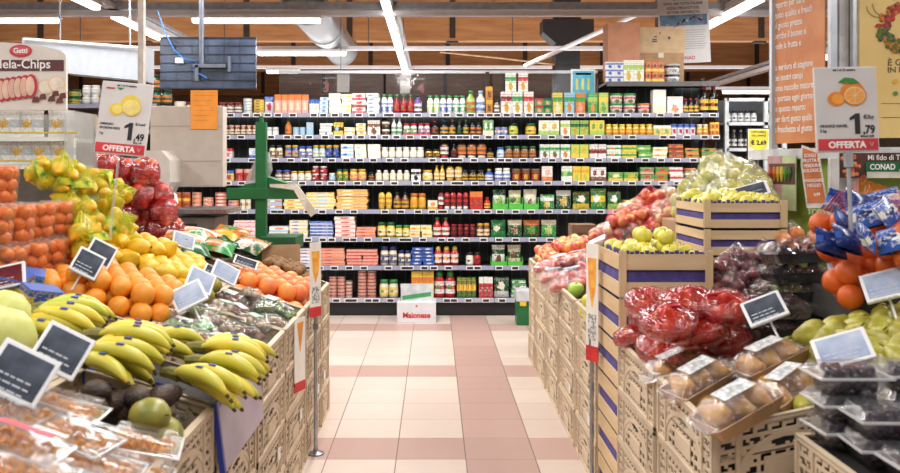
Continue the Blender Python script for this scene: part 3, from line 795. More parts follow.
def crate_mesh(L, Wd, Hc, floor_z, m, shear=0, liner=False):
    """L along y, Wd along x, standing on z=0 centred"""
    verts, faces = [], []
    def quad(a, b, c, d): 
        i = len(verts); verts.extend((a, b, c, d)); faces.append((i, i+1, i+2, i+3))
    def side(Ls, org, du, nrm):
        rows, nu, nv = crate_side(Ls, Hc); cu, cv = Ls/nu, Hc/nv; T = .004
        def pt(u, v, t): return (org[0]+du[0]*u*cu+nrm[0]*t, org[1]+du[1]*u*cu+nrm[1]*t, v*cv)
        for v in range(nv):
            u = 0
            while u < nu:
                if not rows[v][u]: u += 1; continue
                u2 = u
                while u2 < nu and rows[v][u2]: u2 += 1
                quad(pt(u, v, 0), pt(u2, v, 0), pt(u2, v+1, 0), pt(u, v+1, 0)); quad(pt(u, v, -T), pt(u, v+1, -T), pt(u2, v+1, -T), pt(u2, v, -T))
                if u > 0: quad(pt(u, v, 0), pt(u, v+1, 0), pt(u, v+1, -T), pt(u, v, -T))
                if u2 < nu: quad(pt(u2, v, 0), pt(u2, v, -T), pt(u2, v+1, -T), pt(u2, v+1, 0))
                u = u2
            if v > 0:
                for u in range(nu):
                    if rows[v][u] != rows[v-1][u]: quad(pt(u, v, 0), pt(u+1, v, 0), pt(u+1, v, -T), pt(u, v, -T))
        # raised ribs and rim lip
        def blk(u0, u1, v0, v1, t):
            q = [pt(u0, v0, t), pt(u1, v0, t), pt(u1, v1, t), pt(u0, v1, t)]; quad(*q)
            b = [pt(u0, v0, 0), pt(u1, v0, 0), pt(u1, v1, 0), pt(u0, v1, 0)]
            for i in range(4): quad(b[i], b[(i+1) % 4], q[(i+1) % 4], q[i])
        blk(0, nu, nv-1.2, nv, .006); blk(0, nu, 0, 1.3, .006); blk(0, 1.4, 0, nv, .006); blk(nu-1.4, nu, 0, nv, .006)
        blk(nu*.17-.6, nu*.17+.6, 1, nv-1, .005); blk(nu*.83-.6, nu*.83+.6, 1, nv-1, .005)
        blk(nu*.36, nu*.64, 3.2, nv*.42, .003)
        # the raised arch
        last = None
        for k in range(13):
            a = math.pi*k/12; p1 = (nu/2+nu*.34*math.cos(a), nv*.64*math.sin(a)+1)
            p2 = (nu/2+nu*.375*math.cos(a), nv*.72*math.sin(a)+1)
            if last: quad(pt(*last[0], .002), pt(*last[1], .002), pt(*p2, .002), pt(*p1, .002)); quad(pt(*last[1], .002), pt(*last[1], 0), pt(*p2, 0), pt(*p2, .002)); quad(pt(*last[0], 0), pt(*last[0], .002), pt(*p1, .002), pt(*p1, 0))
            last = (p1, p2)
    hx, hy = Wd/2-.006, L/2-.006
    side(hy*2, (-hx, hy), (0, -1), (-1, 0)); side(hy*2, (hx, -hy), (0, 1), (1, 0))
    side(hx*2, (-hx, -hy), (1, 0), (0, -1)); side(hx*2, (hx, hy), (-1, 0), (0, 1))
    bm = bmesh.new(); vs = [bm.verts.new(v) for v in verts]
    for f in faces: bm.faces.new([vs[i] for i in f])
    bmesh.ops.remove_doubles(bm, verts=bm.verts[:], dist=.0001)
    bx(bm, -hx, hx, -hy, hy, floor_z, floor_z+.004)
    # rim top
    for (a, b, c, d) in ((-hx-.006, -hx+.012, -hy, hy), (hx-.012, hx+.006, -hy, hy), (-hx, hx, -hy-.006, -hy+.012), (-hx, hx, hy-.012, hy+.006)): bx(bm, a, b, c, d, Hc-.004, Hc+.001)
    if shear:
        for v in bm.verts: v.co.z += shear*(abs(shear)/shear*v.co.x + Wd/2)*(abs(shear)/shear)
    return mesh_of('crate', bm, m)
CRM = mat((210, 190, 162), .55, var=.08, scale=5)
CH = .1965
CR_LOW = crate_mesh(.6, .4, CH, .0, CRM); CR_LOWN = crate_mesh(.4, .4, CH, .0, CRM)
TL, TR = math.tan(AL), math.tan(AR)
CR_TOP = {-1: crate_mesh(.6, .4, CH, .10, CRM, -TL), 1: crate_mesh(.6, .4, CH, .10, CRM, TR)}
CR_TOPN = {-1: crate_mesh(.4, .4, CH, .10, CRM, -TL), 1: crate_mesh(.4, .4, CH, .10, CRM, TR)}
SHADE_MAT = mat((24, 20, 18), .7, var=.2)  # near-black colour stands in for shade inside the crates
def liner(L, h, sh=0):  # added box painted as inner shade behind the holes; slanted tops double as black mat
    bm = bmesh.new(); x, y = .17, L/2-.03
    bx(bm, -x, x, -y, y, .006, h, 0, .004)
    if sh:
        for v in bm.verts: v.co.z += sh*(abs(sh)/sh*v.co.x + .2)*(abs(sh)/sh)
    return mesh_of('shade_mat_box', bm, SHADE_MAT)
LN = {(.6, 0): liner(.6, CH-.01), (.4, 0): liner(.4, CH-.01), (.6, -1): liner(.6, .108, -TL), (.6, 1): liner(.6, .108, TR), (.4, -1): liner(.4, .108, -TL), (.4, 1): liner(.4, .108, TR)}  # added boxes painted as inner shade; slanted tops double as black mat
bm = bmesh.new(); bx(bm, -.001, .001, -.03, .03, 0, .05); STK = mesh_of('paper_sticker', bm, mat((232, 232, 228), .6, var=.1, scale=80))
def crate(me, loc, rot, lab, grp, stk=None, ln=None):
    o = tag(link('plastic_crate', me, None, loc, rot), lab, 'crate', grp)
    if ln: link('shade_mat_box', LN[ln], o)
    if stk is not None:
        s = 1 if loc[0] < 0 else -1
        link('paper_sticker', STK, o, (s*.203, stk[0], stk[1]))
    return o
CY_L = [(5.46, .38), (5.06, .6), (4.45, .6), (3.84, .6), (3.22, .6), (2.60, .6), (1.98, .6)]   # far edge, length
CY_R = [(6.98, .38), (6.56, .6), (5.94, .6), (5.32, .6), (4.70, .6), (3.61, .6), (2.98, .6)]
cols = ['first', 'second', 'third', 'fourth', 'fifth', 'sixth', 'seventh']
lv = ['bottom', 'second', 'third']
for s, CY, xe, ang, side in ((-1, CY_L, XL, AL, 'left'), (1, CY_R, XR, -AR, 'right')):
    c, sn = math.cos(ang), math.sin(ang)
    for j, (yf, L) in enumerate(CY):
        yc = yf - L/2
        for k in range(3):
            st = (random.uniform(-.15, .15), random.choice((.05, .08))) if (j*3+k) % 3 == 1 else None
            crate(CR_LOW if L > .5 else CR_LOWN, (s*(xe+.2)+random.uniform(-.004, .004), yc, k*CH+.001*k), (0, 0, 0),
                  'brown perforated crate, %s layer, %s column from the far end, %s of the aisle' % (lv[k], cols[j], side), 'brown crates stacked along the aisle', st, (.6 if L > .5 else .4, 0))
        # top, tilted crate
        tt = TL if s < 0 else TR; q = (.6 if L > .5 else .4, s)
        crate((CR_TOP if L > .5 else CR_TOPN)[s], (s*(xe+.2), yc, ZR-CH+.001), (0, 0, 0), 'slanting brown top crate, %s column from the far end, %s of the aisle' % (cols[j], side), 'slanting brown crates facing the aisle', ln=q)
        if not (s > 0 and j < 4):
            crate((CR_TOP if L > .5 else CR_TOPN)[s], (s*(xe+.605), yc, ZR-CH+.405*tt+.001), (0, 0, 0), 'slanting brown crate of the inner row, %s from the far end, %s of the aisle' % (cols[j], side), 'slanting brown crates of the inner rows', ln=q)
# near right stack set back from the aisle
for k in range(4):
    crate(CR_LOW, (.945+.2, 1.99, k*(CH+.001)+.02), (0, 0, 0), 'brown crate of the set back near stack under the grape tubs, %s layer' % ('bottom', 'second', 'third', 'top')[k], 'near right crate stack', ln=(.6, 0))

# ---------------------------------------------------------------- fruit prototypes
def uvs(r, sx=1, sy=1, sz=1, seg=14, ring=9):
    return [(r*math.sin(math.pi*i/ring), -r*sz*math.cos(math.pi*i/ring)) for i in range(ring+1)]
ORM = mat((240, 160, 52), .38, c2=(232, 142, 36), scale=14, bump=.25, bscale=320); ORM2 = mat((228, 118, 48), .38, c2=(216, 98, 34), scale=14, bump=.25, bscale=320)
MANM = mat((228, 122, 34), .38, c2=(214, 102, 24), scale=30)
GRF = mat((240, 150, 62), .38, c2=(232, 118, 66), scale=9, bump=.2, bscale=300)
LEM = mat((232, 192, 44), .36, c2=(214, 168, 30), scale=24, bump=.25, bscale=260)
APR = mat((204, 40, 44), .25, c2=(228, 110, 70), scale=9, coat=.3); APP = mat((192, 52, 56), .25, c2=(234, 170, 96), scale=9, coat=.3)
APG = mat((150, 196, 66), .25, c2=(176, 214, 90), scale=8, coat=.3); APY = mat((228, 216, 92), .28, c2=(212, 204, 76), scale=8, coat=.3)
PEA = mat((186, 180, 74), .38, c2=(154, 148, 54), scale=22, bump=.1); PEB = mat((204, 150, 54), .45, c2=(156, 102, 38), scale=14); 
NEC = mat((178, 40, 44), .3, c2=(236, 140, 56), scale=11); PLU = mat((96, 30, 48), .3, c2=(130, 46, 54), scale=11); KIW = mat((140, 106, 66), .8, c2=(116, 86, 52), scale=40, bump=.3)
AVO = mat((58, 46, 40), .5, c2=(84, 62, 48), scale=24, bump=.5, bscale=120); MAN = mat((120, 128, 56), .35, c2=(164, 150, 62), scale=10); STEM = mat((92, 70, 44), .8)
GRB = mat((30, 22, 34), .22, c2=(56, 34, 52), scale=60); GRG = mat((116, 128, 60), .3, c2=(92, 104, 50), scale=60)
BAN = mat((226, 196, 66), .42, c2=(198, 190, 70), scale=9); BANG = mat((176, 190, 66), .42, c2=(216, 198, 72), scale=9); BTIP = mat((70, 58, 36), .8)
def fruit_mesh(kind):
    k = ('fruit', kind)
    if k in CACHE: return CACHE[k]
    G = []
    if kind in ('orange', 'orange2', 'grapefruit', 'mandarin'):
        r = {'orange': .044, 'orange2': .043, 'grapefruit': .05, 'mandarin': .027}[kind]
        m = {'orange': ORM, 'orange2': ORM2, 'grapefruit': GRF, 'mandarin': MANM}[kind]
        pr = [(r*math.sin(math.pi*i/10), -r*.96*math.cos(math.pi*i/10)) for i in range(11)]; pr[-1] = (0, r*.93)
        G = [('orange' if kind != 'grapefruit' else 'grapefruit', lathe_mesh('orange', pr, m, 18)), ('stem_button', lathe_mesh('stem_button', [(.004, r*.925), (.004, r*.955), (0, r*.96)], mat((120, 130, 60), .7), 6))]
        G = [('mandarin', G[0][1]), G[1]] if kind == 'mandarin' else G
    elif kind == 'lemon':
        pr = [(0, -.05), (.007, -.046), (.012, -.041), (.024, -.031), (.031, -.014), (.033, 0), (.031, .014), (.024, .03), (.011, .042), (.008, .049), (0, .052)]
        G = [('lemon', lathe_mesh('lemon', pr, LEM, 16)), ('stem_button', lathe_mesh('stem_button', [(.005, -.052), (.004, -.047), (0, -.045)], STEM, 6))]
    elif kind in ('red_apple', 'pink_apple', 'green_apple', 'yellow_apple', 'nectarine', 'plum'):
        r = {'nectarine': .034, 'plum': .027}.get(kind, .038); m = dict(red_apple=APR, pink_apple=APP, green_apple=APG, yellow_apple=APY, nectarine=NEC, plum=PLU)[kind]
        pr = [(0, -r*.76), (r*.22, -r*.86), (r*.62, -r*.76), (r*.9, -r*.35), (r, .06*r), (r*.93, r*.42), (r*.7, r*.74), (r*.38, r*.86), (r*.15, r*.76), (0, r*.6)]
        G = [(kind.split('_')[-1], lathe_mesh('apple', pr, m, 18))]
        bm = bmesh.new(); tube(bm, [(0, 0, r*.6), (.002, 0, r*.85), (.006, .002, r*1.05)], .0016, 6); G.append(('stem', mesh_of('stem', bm, STEM)))
    elif kind in ('pear', 'brown_pear', 'avocado', 'mango', 'kiwi', 'melon'):
        if kind in ('pear', 'brown_pear'): pr = [(0, -.042), (.016, -.044), (.031, -.032), (.037, -.012), (.034, .01), (.024, .03), (.017, .044), (.013, .054), (.006, .06), (0, .058)]
        elif kind == 'avocado': pr = [(0, -.046), (.02, -.042), (.034, -.026), (.038, -.006), (.034, .018), (.024, .042), (.015, .056), (0, .062)]
        elif kind == 'mango': pr = [(0, -.062), (.022, -.056), (.042, -.034), (.048, -.004), (.044, .026), (.03, .05), (.014, .062), (0, .065)]
        elif kind == 'melon': pr = [(0, -.085), (.03, -.08), (.06, -.056), (.074, -.02), (.075, .02), (.06, .056), (.03, .078), (0, .083)]
        else: pr = [(0, -.034), (.012, -.032), (.022, -.018), (.025, 0), (.022, .018), (.012, .031), (0, .033)]
        m = dict(pear=PEA, brown_pear=PEB, avocado=AVO, mango=MAN, kiwi=KIW, melon=mat((214, 214, 130), .5, c2=(196, 200, 110), scale=20))[kind]
        G = [({'brown_pear': 'pear'}.get(kind, kind), lathe_mesh(kind, pr, m, 18))]
        if kind != 'kiwi':
            zt = pr[-1][1]; bm = bmesh.new(); tube(bm, [(0, 0, zt-.004), (.001, 0, zt+.008), (.005, 0, zt+(.02 if 'pear' in kind else .01))], .002, 6); G.append(('stem', mesh_of('stem', bm, STEM)))
    CACHE[k] = G; return G
def fruit(kind, loc, rot, label=None, group=None, scale=1.0, parent=None, partname=None):
    G = fruit_mesh(kind); o = link(partname or G[0][0], G[0][1], parent, loc, rot, scale)
    if parent is None:
        tag(o, label, {'orange2': 'orange', 'brown_pear': 'pear'}.get(kind, kind.split('_')[-1]), group)
        for nm, me in G[1:]: link(nm, me, o)
    return o
def rr(a=3.1): return (random.uniform(-a, a), random.uniform(-a, a), random.uniform(-a, a))
def heap(kind, side, x0, x1, y0, y1, r, base, top, what, grp, lie=False, sc=1.0):
    """heap of loose fruit on the slope: hex layers under the height function top(x, y), only the two outer layers kept"""
    pos = []
    d = r*2*(1.12 if lie else .98)
    for k in range(6):
        zo = base + r + k*r*1.5
        j = 0; y = y0 + (k % 2)*d*.5
        while y <= y1:
            x = x0 + ((j+k) % 2)*d*.5
            while x <= x1:
                t = top(x, y)
                if zo - r*.2 <= t and zo > t - 3.1*r: pos.append((k, j, x+random.uniform(-.05, .05)*r*2, y+random.uniform(-.05, .05)*r*2, zo))
                x += d
            y += d*.87; j += 1
    rows = {}
    for p in pos: rows.setdefault((p[0], p[1]), []).append(p)
    js = {}
    for k, j in sorted(rows): js.setdefault(k, []).append(j)
    nk = sorted(js)
    for (k, j), ps in sorted(rows.items()):
        ps.sort(key=lambda p: p[2])
        ln = ('top' if k == nk[-1] else 'lowest' if k == nk[0] else 'middle' if len(nk) == 3 else ORD[nk.index(k)])
        for i, p in enumerate(ps):
            x = side*p[2]; z = zs(side, p[2]) + p[4]
            rot = rr() if not lie else (math.pi/2+random.uniform(-.7, .7), random.uniform(-.6, .6), random.uniform(-3, 3))
            lab = '%s, %s layer, %s row, %s from aisle' % (what, ln, ORD[js[k].index(j)], ORD[i])
            fruit(kind, (x, p[3], z), rot, lab, grp, sc*random.uniform(.95, 1.05))

# ---------------------------------------------------------------- LEFT SIDE
# oranges: two heaps
heap('orange', -1, 1.07, 1.51, 3.27, 3.66, .044, -.085, lambda x, y: -.0+.12*(1-((x-1.2)/.40)**2)*(1-((y-3.50)/.40)**2), 'orange in the big loose heap', 'loose oranges in the heap')
heap('lemon', -1, 1.12, 1.62, 3.94, 4.5, .038, -.08, lambda x, y: .0+.14*(1-((x-1.40)/.42)**2)*(1-((y-4.18)/.42)**2), 'lemon in the loose heap', 'loose lemons in the heap', True, 1.28)
heap('grapefruit', -1, .72, 1.02, 4.50, 5.0, .05, -.09, lambda x, y: .0+.05*(1-((x-.86)/.3)**2), 'pink-orange grapefruit in the far aisle crate', 'grapefruits in the far aisle crate')
heap('kiwi', -1, .72, 1.0, 5.1, 5.42, .026, -.08, lambda x, y: .0+.07*(1-((x-.9)/.26)**2), 'brown kiwi in the end crate', 'loose kiwis in the end crate', True)
for i, (px, py, dz) in enumerate(((206, 296, .03), (213, 285, .05), (197, 290, .02))):
    fruit('mango', on(px, py, dz), rr(), 'brown husky coconut-like fruit %s' % ('nearest the mushroom packs', 'topmost between the price screens', 'half hidden under the white price screen')[i], scale=.8).data.materials[0]
# banana hands
def banana_hand(name, loc, rot, n, length, label, green=False, scale=1.0):
    r = empty('banana_bunch', label, 'bananas', loc, rot, 'hands of bananas'); r.scale = (scale,)*3
    bm = bmesh.new(); tube(bm, [(-.035, 0, .012), (-.01, 0, .016), (.02, 0, .014)], [.012, .017, .02], 8); link('crown', mesh_of('crown', bm, mat((120, 116, 52), .7)), r)
    for i in range(n):
        lay = i % 2; a = (i-(n-1)/2)*.17; L = length*(1-.06*lay); R = L*.72; pts = []; rad = []
        for k in range(11):
            t = k/10; th = t*L/R
            u = R*math.sin(th-.62)+R*math.sin(.62); w = R*(math.cos(th-.62)-math.cos(.62))
            pts.append((u*math.cos(a*.7), u*math.sin(a*.7)+(i-(n-1)/2)*.022*min(1, t*3), w*.85+.012-lay*.02*min(1, t*2)))
            rad.append((.007, .009, .0155, .018, .019, .0195, .019, .018, .0155, .010, .005)[k])
        bm = bmesh.new(); tube(bm, pts, rad, 8)
        b = link('banana', mesh_of('banana', bm, BANG if green else BAN, True), r)
        bm = bmesh.new(); e = Vector(pts[-1]); dr = (e-Vector(pts[-2])).normalized(); tube(bm, [e-dr*.002, e+dr*.008], [.0058, .004], 8); link('tip', mesh_of('tip', bm, BTIP), b)
        if i % 2 == 0:
            c = Vector(pts[5]); bm = bmesh.new(); bx(bm, c.x-.010, c.x+.010, c.y-.012, c.y+.004, c.z+.0178, c.z+.0198, 0, .001); link('sticker', mesh_of('sticker', bm, mat((44, 74, 176), .4, var=.3, scale=90)), b)
    return r
bl = [ # px, py, dz, rotz, n, green, label
 (198, 352, .075, -.25, 5, True, 'greenish banana hand on top of the aisle crate, pointing at the aisle'),
 (197, 366, .06, -.5, 5, False, 'yellow banana hand in the middle of the aisle crate above the blue edging'),
 (172, 379, .055, -.75, 4, False, 'yellow banana hand at the near corner of the blue edged crate'),
 (190, 384, .025, -.9, 4, True, 'lower banana hand hanging over the blue edging'),
 (210, 354, .02, .1, 4, True, 'green tipped banana hand at the far rim of the aisle crate'),
 (96, 340, .09, -.2, 5, False, 'yellow banana hand on top of the inner crate below the oranges'),
 (86, 354, .07, -.4, 5, False, 'yellow banana hand in front of the inner crate behind the dark price screens'),
 (120, 350, .03, .1, 4, False, 'banana hand low beside the blue strip of the inner crate'),
 (135, 345, .04, .3, 4, False, 'short banana hand at the aisle end of the inner crate'),
 (80, 366, .03, -.8, 4, False, 'lowest banana hand bending toward the avocados'),
 (30, 318, .07, -.3, 5, True, 'green banana hand beside the pale melons'),
 (42, 312, .04, .2, 4, True, 'green banana hand under the oranges beside the blue boxes'),
 (12, 330, .04, -.5, 4, False, 'yellow banana hand under the pale melons'),
]
for i, (px, py, dz, rz, n, gr, lab) in enumerate(bl):
    p = on(px, py, dz); banana_hand('b', p, (random.uniform(-.15, .15), .12, rz+.5), n, .22, lab, gr, 1.1)
# melons
for i, (px, py) in enumerate(((3, 318), (8, 338), (-8, 335))):
    fruit('melon', on(px, py, .08), rr(.4), 'pale green melon at the picture edge, %s' % ('topmost', 'nearest the green bananas', 'half cut by the edge')[i], 'pale melons')
# avocados and mangoes
for px, py, k, dz, lab, rz in ((97, 392, 'avocado', .02, 'dark avocado next to the price screens', .8), (118, 402, 'avocado', .0, 'dark avocado low between avocado and dried fruit tub', 1.9), (137, 397, 'avocado', .035, 'dark avocado with small stem under the bananas', .4),
                           (163, 397, 'avocado', .03, 'round dark avocado with a pale sticker by the crate rim', 2.2), (150, 416, 'mango', .045, 'large green mango on top of the avocado crate', .9), (165, 435, 'mango', .0, 'small green mango low by the crate rim', .2), (130, 412, 'avocado', -.02, 'dark avocado half hidden behind the green mango', 1.2)):
    o = fruit(k, on(px, py, dz), (math.pi/2-.2, .2, rz), lab, scale=1.0 if k == 'mango' else .95)
    if 'sticker' in lab:
        bm = bmesh.new(); bx(bm, -.012, .012, -.001, .001, -.012, .012, 0, .001); link('sticker', mesh_of('sticker', bm, WHITE), o, (0, -.036, .0))
# ---- clear clamshell tubs
FILM = film(); FILMC = film((235, 240, 244), .14, .14, 10, .10, milk=.02); CL = mat((212, 146, 66), .5, c2=(184, 108, 36), scale=30)
def clamshell(loc, rot, w, d, h, content, label, group, lidc=FILMC, cat='fruit tub'):
    r = empty('clear_tub', label, cat, loc, rot, group)
    k = ('clam', w, d, h)
    if k not in CACHE:
        bm = bmesh.new(); t = .82
        lo = [(-w/2*t, -d/2*t), (w/2*t, -d/2*t), (w/2*t, d/2*t), (-w/2*t, d/2*t)]; hi = [(-w/2, -d/2), (w/2, -d/2), (w/2, d/2), (-w/2, d/2)]
        a = [bm.verts.new((x, y, 0)) for x, y in lo]; b = [bm.verts.new((x, y, h*.62)) for x, y in hi]
        bm.faces.new(list(reversed(a)))
        for i in range(4): bm.faces.new((a[i], a[(i+1) % 4], b[(i+1) % 4], b[i]))
        bmesh.ops.bevel(bm, geom=[e for e in bm.edges], offset=.008, segments=2, affect='EDGES')
        m1 = mesh_of('tray', bm, FILMC, True)
        bm = bmesh.new(); bx(bm, -w/2-.006, w/2+.006, -d/2-.006, d/2+.006, h*.60, h*.66, 0, .003)
        a = [bm.verts.new((x, y, h*.66)) for x, y in hi]; b = [bm.verts.new((x*.86, y*.86, h)) for x, y in hi]
        for i in range(4): bm.faces.new((a[i], a[(i+1) % 4], b[(i+1) % 4], b[i]))
        bm.faces.new(b)
        for y in (-.25, 0, .25): bx(bm, -w*.4, w*.4, y*d-.002, y*d+.002, h, h+.003)
        m2 = mesh_of('lid', bm, lidc)
        bm = bmesh.new(); zz = h*.63
        for x0_, x1_, y0_, y1_ in ((-w/2-.008, w/2+.008, -d/2-.008, -d/2-.002), (-w/2-.008, w/2+.008, d/2+.002, d/2+.008), (-w/2-.008, -w/2-.002, -d/2, d/2), (w/2+.002, w/2+.008, -d/2, d/2)): bx(bm, x0_, x1_, y0_, y1_, zz-.003, zz+.003, 0, .001)
        CACHE[('rim',)+k] = mesh_of('rim', bm, film((245, 248, 250), .9, .1, 10, .1, milk=.45))
        CACHE[k] = (m1, m2)
    m1, m2 = CACHE[k]; link('tray', m1, r); link('lid', m2, r); link('rim', CACHE[('rim',)+k], r)
    kk = ('cont', content, w, d, h)
    if kk not in CACHE:
        rnd = random.Random(5); bm = bmesh.new()
        if content in ('dried', 'dried2'):
            for i in range(80):
                x, y, z = rnd.uniform(-w*.37, w*.37), rnd.uniform(-d*.37, d*.37), rnd.uniform(.012, h*.60)
                M = Matrix.Translation((x, y, z)) @ Euler((rnd.uniform(0, 3), rnd.uniform(0, 3), rnd.uniform(0, 3))).to_matrix().to_4x4() @ Matrix.Diagonal((1, .8, .4, 1))
                bmesh.ops.create_icosphere(bm, subdivisions=1, radius=.023, matrix=M)
            mm = CL if content == 'dried' else mat((214, 110, 40), .5, c2=(180, 80, 30), scale=30)
        else:
            rr_ = .0115
            for i in range(130):
                x, y, z = rnd.uniform(-w*.36, w*.36), rnd.uniform(-d*.36, d*.36), rnd.uniform(.012, h*.8)
                bmesh.ops.create_icosphere(bm, subdivisions=2, radius=rr_*rnd.uniform(.85, 1.1), matrix=Matrix.Translation((x, y, z)) @ Matrix.Diagonal((1, 1, 1.15, 1)))
            mm = GRB if content == 'black' else GRG
        CACHE[kk] = mesh_of('contents', bm, mm, content not in ('dried', 'dried2'))
    c = link({'dried': 'dried_fruit', 'dried2': 'dried_fruit'}.get(content, 'grape_cluster'), CACHE[kk], r)
    return r
G1 = 'clear tubs of dried fruit'
tubs = [(140, 440, .02, .2, 'clear tub of orange dried fruit beside the green mango'), (128, 468, .0, .15, 'clear tub of dried fruit at the bottom, by the crate rim'),
        (70, 432, .06, -.15, 'clear tub of golden dried fruit with a round white lid sticker'), (62, 405, .05, .05, 'clear tub of dried fruit under the right dark price screen'), (95, 462, .03, .1, 'clear tub of dried fruit lowest and in the middle'),
        (18, 408, .06, -.1, 'clear tub of dried fruit nearest under the larger price screen'), (15, 440, .08, .0, 'clear tub of pale dried fruit with a pink label'), (20, 470, .07, .1, 'clear tub of dried fruit in the bottom corner'), (-16, 420, .05, .0, 'clear tub of dried fruit cut by the picture edge'), (62, 478, .06, .1, 'clear tub of dried fruit cut by the bottom of the picture')]
for i, (px, py, dz, rz, lab) in enumerate(tubs):
    r = clamshell(on(px, py, dz) - Vector((0, 0, .05)), (random.uniform(-.06, .06), AL+random.uniform(-.08, .04), rz), .17, .13, .07, 'dried', lab, G1)
    if 'sticker' in lab: 
        bm = bmesh.new(); lathe(bm, [(.022, .0765), (.022, .078), (0, .0782)], 14); link('sticker', mesh_of('sticker', bm, WHITE), r)
    if 'pink' in lab:
        bm = bmesh.new(); bx(bm, -.06, .06, -.012, .012, .079, .08); link('sticker', mesh_of('sticker', bm, mat((224, 90, 110), .5)), r)
# ---- film wrapped trays of mushrooms and vegetables
MUSH = mat((214, 196, 170), .6, c2=(150, 112, 80), scale=25)
def wrapped(loc, rot, w, d, h, fill, label, group, tray=None, fr=None, lab_c=None, cat='packed produce', filmm=None, crown=.35):
    """tray + food pieces + domed film + label"""
    r = empty('wrapped_pack', label, cat, loc, rot, group)
    tm = tray or film((220, 225, 228), .25, .15, 20, .3); k = ('wt', w, d, h, tm.name)
    if k not in CACHE:
        bm = bmesh.new(); t = .86
        a = [bm.verts.new((x*t*w/2, y*t*d/2, 0)) for x, y in ((-1,-1),(1,-1),(1,1),(-1,1))]; b = [bm.verts.new((x*w/2, y*d/2, h*.5)) for x, y in ((-1,-1),(1,-1),(1,1),(-1,1))]; c = [bm.verts.new((x*(w/2-.005), y*(d/2-.005), h*.5)) for x, y in ((-1,-1),(1,-1),(1,1),(-1,1))]; e = [bm.verts.new((x*(t*w/2-.005), y*(t*d/2-.005), .006)) for x, y in ((-1,-1),(1,-1),(1,1),(-1,1))]
        bm.faces.new(list(reversed(a))); bm.faces.new(e)
        for i in range(4):
            j = (i+1) % 4; bm.faces.new((a[i], a[j], b[j], b[i])); bm.faces.new((b[i], b[j], c[j], c[i])); bm.faces.new((c[i], c[j], e[j], e[i]))
        CACHE[k] = mesh_of('tray', bm, tm)
    link('tray', CACHE[k], r)
    rnd = random.Random(int(w*1000) + sum(map(ord, fill or 'a')))
    if fr:
        kind, nx, ny, sc, lie = fr
        for i in range(nx):
            for j in range(ny):
                fruit(kind, ((i-(nx-1)/2)*w*.86/nx, (j-(ny-1)/2)*d*.86/ny, h*.5), (math.pi/2+random.uniform(-.2, .2), random.uniform(-.3, .3), random.choice((0, math.pi))+random.uniform(-.25, .25)) if lie else rr(), scale=sc, parent=r)
    else:
        kk = ('wf', fill, w, d, h)
        if kk not in CACHE:
            bm = bmesh.new()
            for i in range(26):
                M = Matrix.Translation((rnd.uniform(-w*.36, w*.36), rnd.uniform(-d*.34, d*.34), rnd.uniform(.015, h*.7))) @ Euler((rnd.uniform(0, 3), rnd.uniform(0, 3), 0)).to_matrix().to_4x4() @ Matrix.Diagonal((1, 1, .62, 1))
                bmesh.ops.create_icosphere(bm, subdivisions=2, radius=rnd.uniform(.012, .02), matrix=M)
            CACHE[kk] = mesh_of('mushroom_pieces', bm, dict(mush=MUSH, green=mat((60, 120, 50), .5, c2=(130, 160, 70), scale=40), brown=mat((150, 96, 60), .6, c2=(110, 66, 42), scale=30), bgrape=GRB, ggrape=GRG)[fill], True)
        link({'mush': 'mushroom_pieces', 'green': 'vegetable_pieces', 'brown': 'mushroom_pieces', 'bgrape': 'grape_cluster', 'ggrape': 'grape_cluster'}[fill], CACHE[kk], r)
    k = ('wfilm', w, d, h, crown, filmm.name if filmm else '')
    if k not in CACHE:
        bm = bmesh.new(); n = 10; g = {}; rn = random.Random(3)
        for i in range(n+1):
            for j in range(n+1):
                u, v = i/n*2-1, j/n*2-1; e = max(abs(u), abs(v)); z = h*.5 + h*(.5+crown*.3)*(1-e**3) + (rn.uniform(-.004, .004) if e < 1 else 0)
                g[i, j] = bm.verts.new((u*(w/2+.002), v*(d/2+.002), z))
        for i in range(n):
            for j in range(n): bm.faces.new((g[i, j], g[i+1, j], g[i+1, j+1], g[i, j+1]))
        s0 = [g[0, j] for j in range(n+1)]; s1 = [g[n, j] for j in range(n+1)]
        for s_, sg in ((s0, -1), (s1, 1)):   # twisted ends of the film
            o_ = [bm.verts.new((sg*(w/2+.03+rn.uniform(-.008, .008)), vv.co.y*.6, h*.45+rn.uniform(-.006, .012))) for vv in s_]
            for a_, b_, c_, d_ in zip(s_, s_[1:], o_, o_[1:]): bm.faces.new((a_, b_, d_, c_))
        CACHE[k] = mesh_of('film', bm, filmm or FILM, True)
    link('film', CACHE[k], r)
    if lab_c:
        bm = bmesh.new(); bx(bm, -w*.24, w*.24, -d*.24, d*.22, h*(1.0+crown*.3)-.002, h*(1.0+crown*.3)+.001); link('label', mesh_of('label', bm, lab_c), r)
    return r
GLB = mat((206, 226, 206), .5, c2=(60, 140, 70), scale=45); WLB = mat((232, 232, 228), .5, c2=(170, 176, 180), scale=60)
mp = [(166, 312), (180, 322), (196, 333), (214, 338), (232, 326), (196, 308), (214, 316), (236, 308), (252, 318), (262, 305), (180, 300), (228, 294), (248, 292), (270, 300), (268, 318), (250, 332), (205, 325), (281, 308), (222, 304), (240, 340)]
rc = random.Random(11)
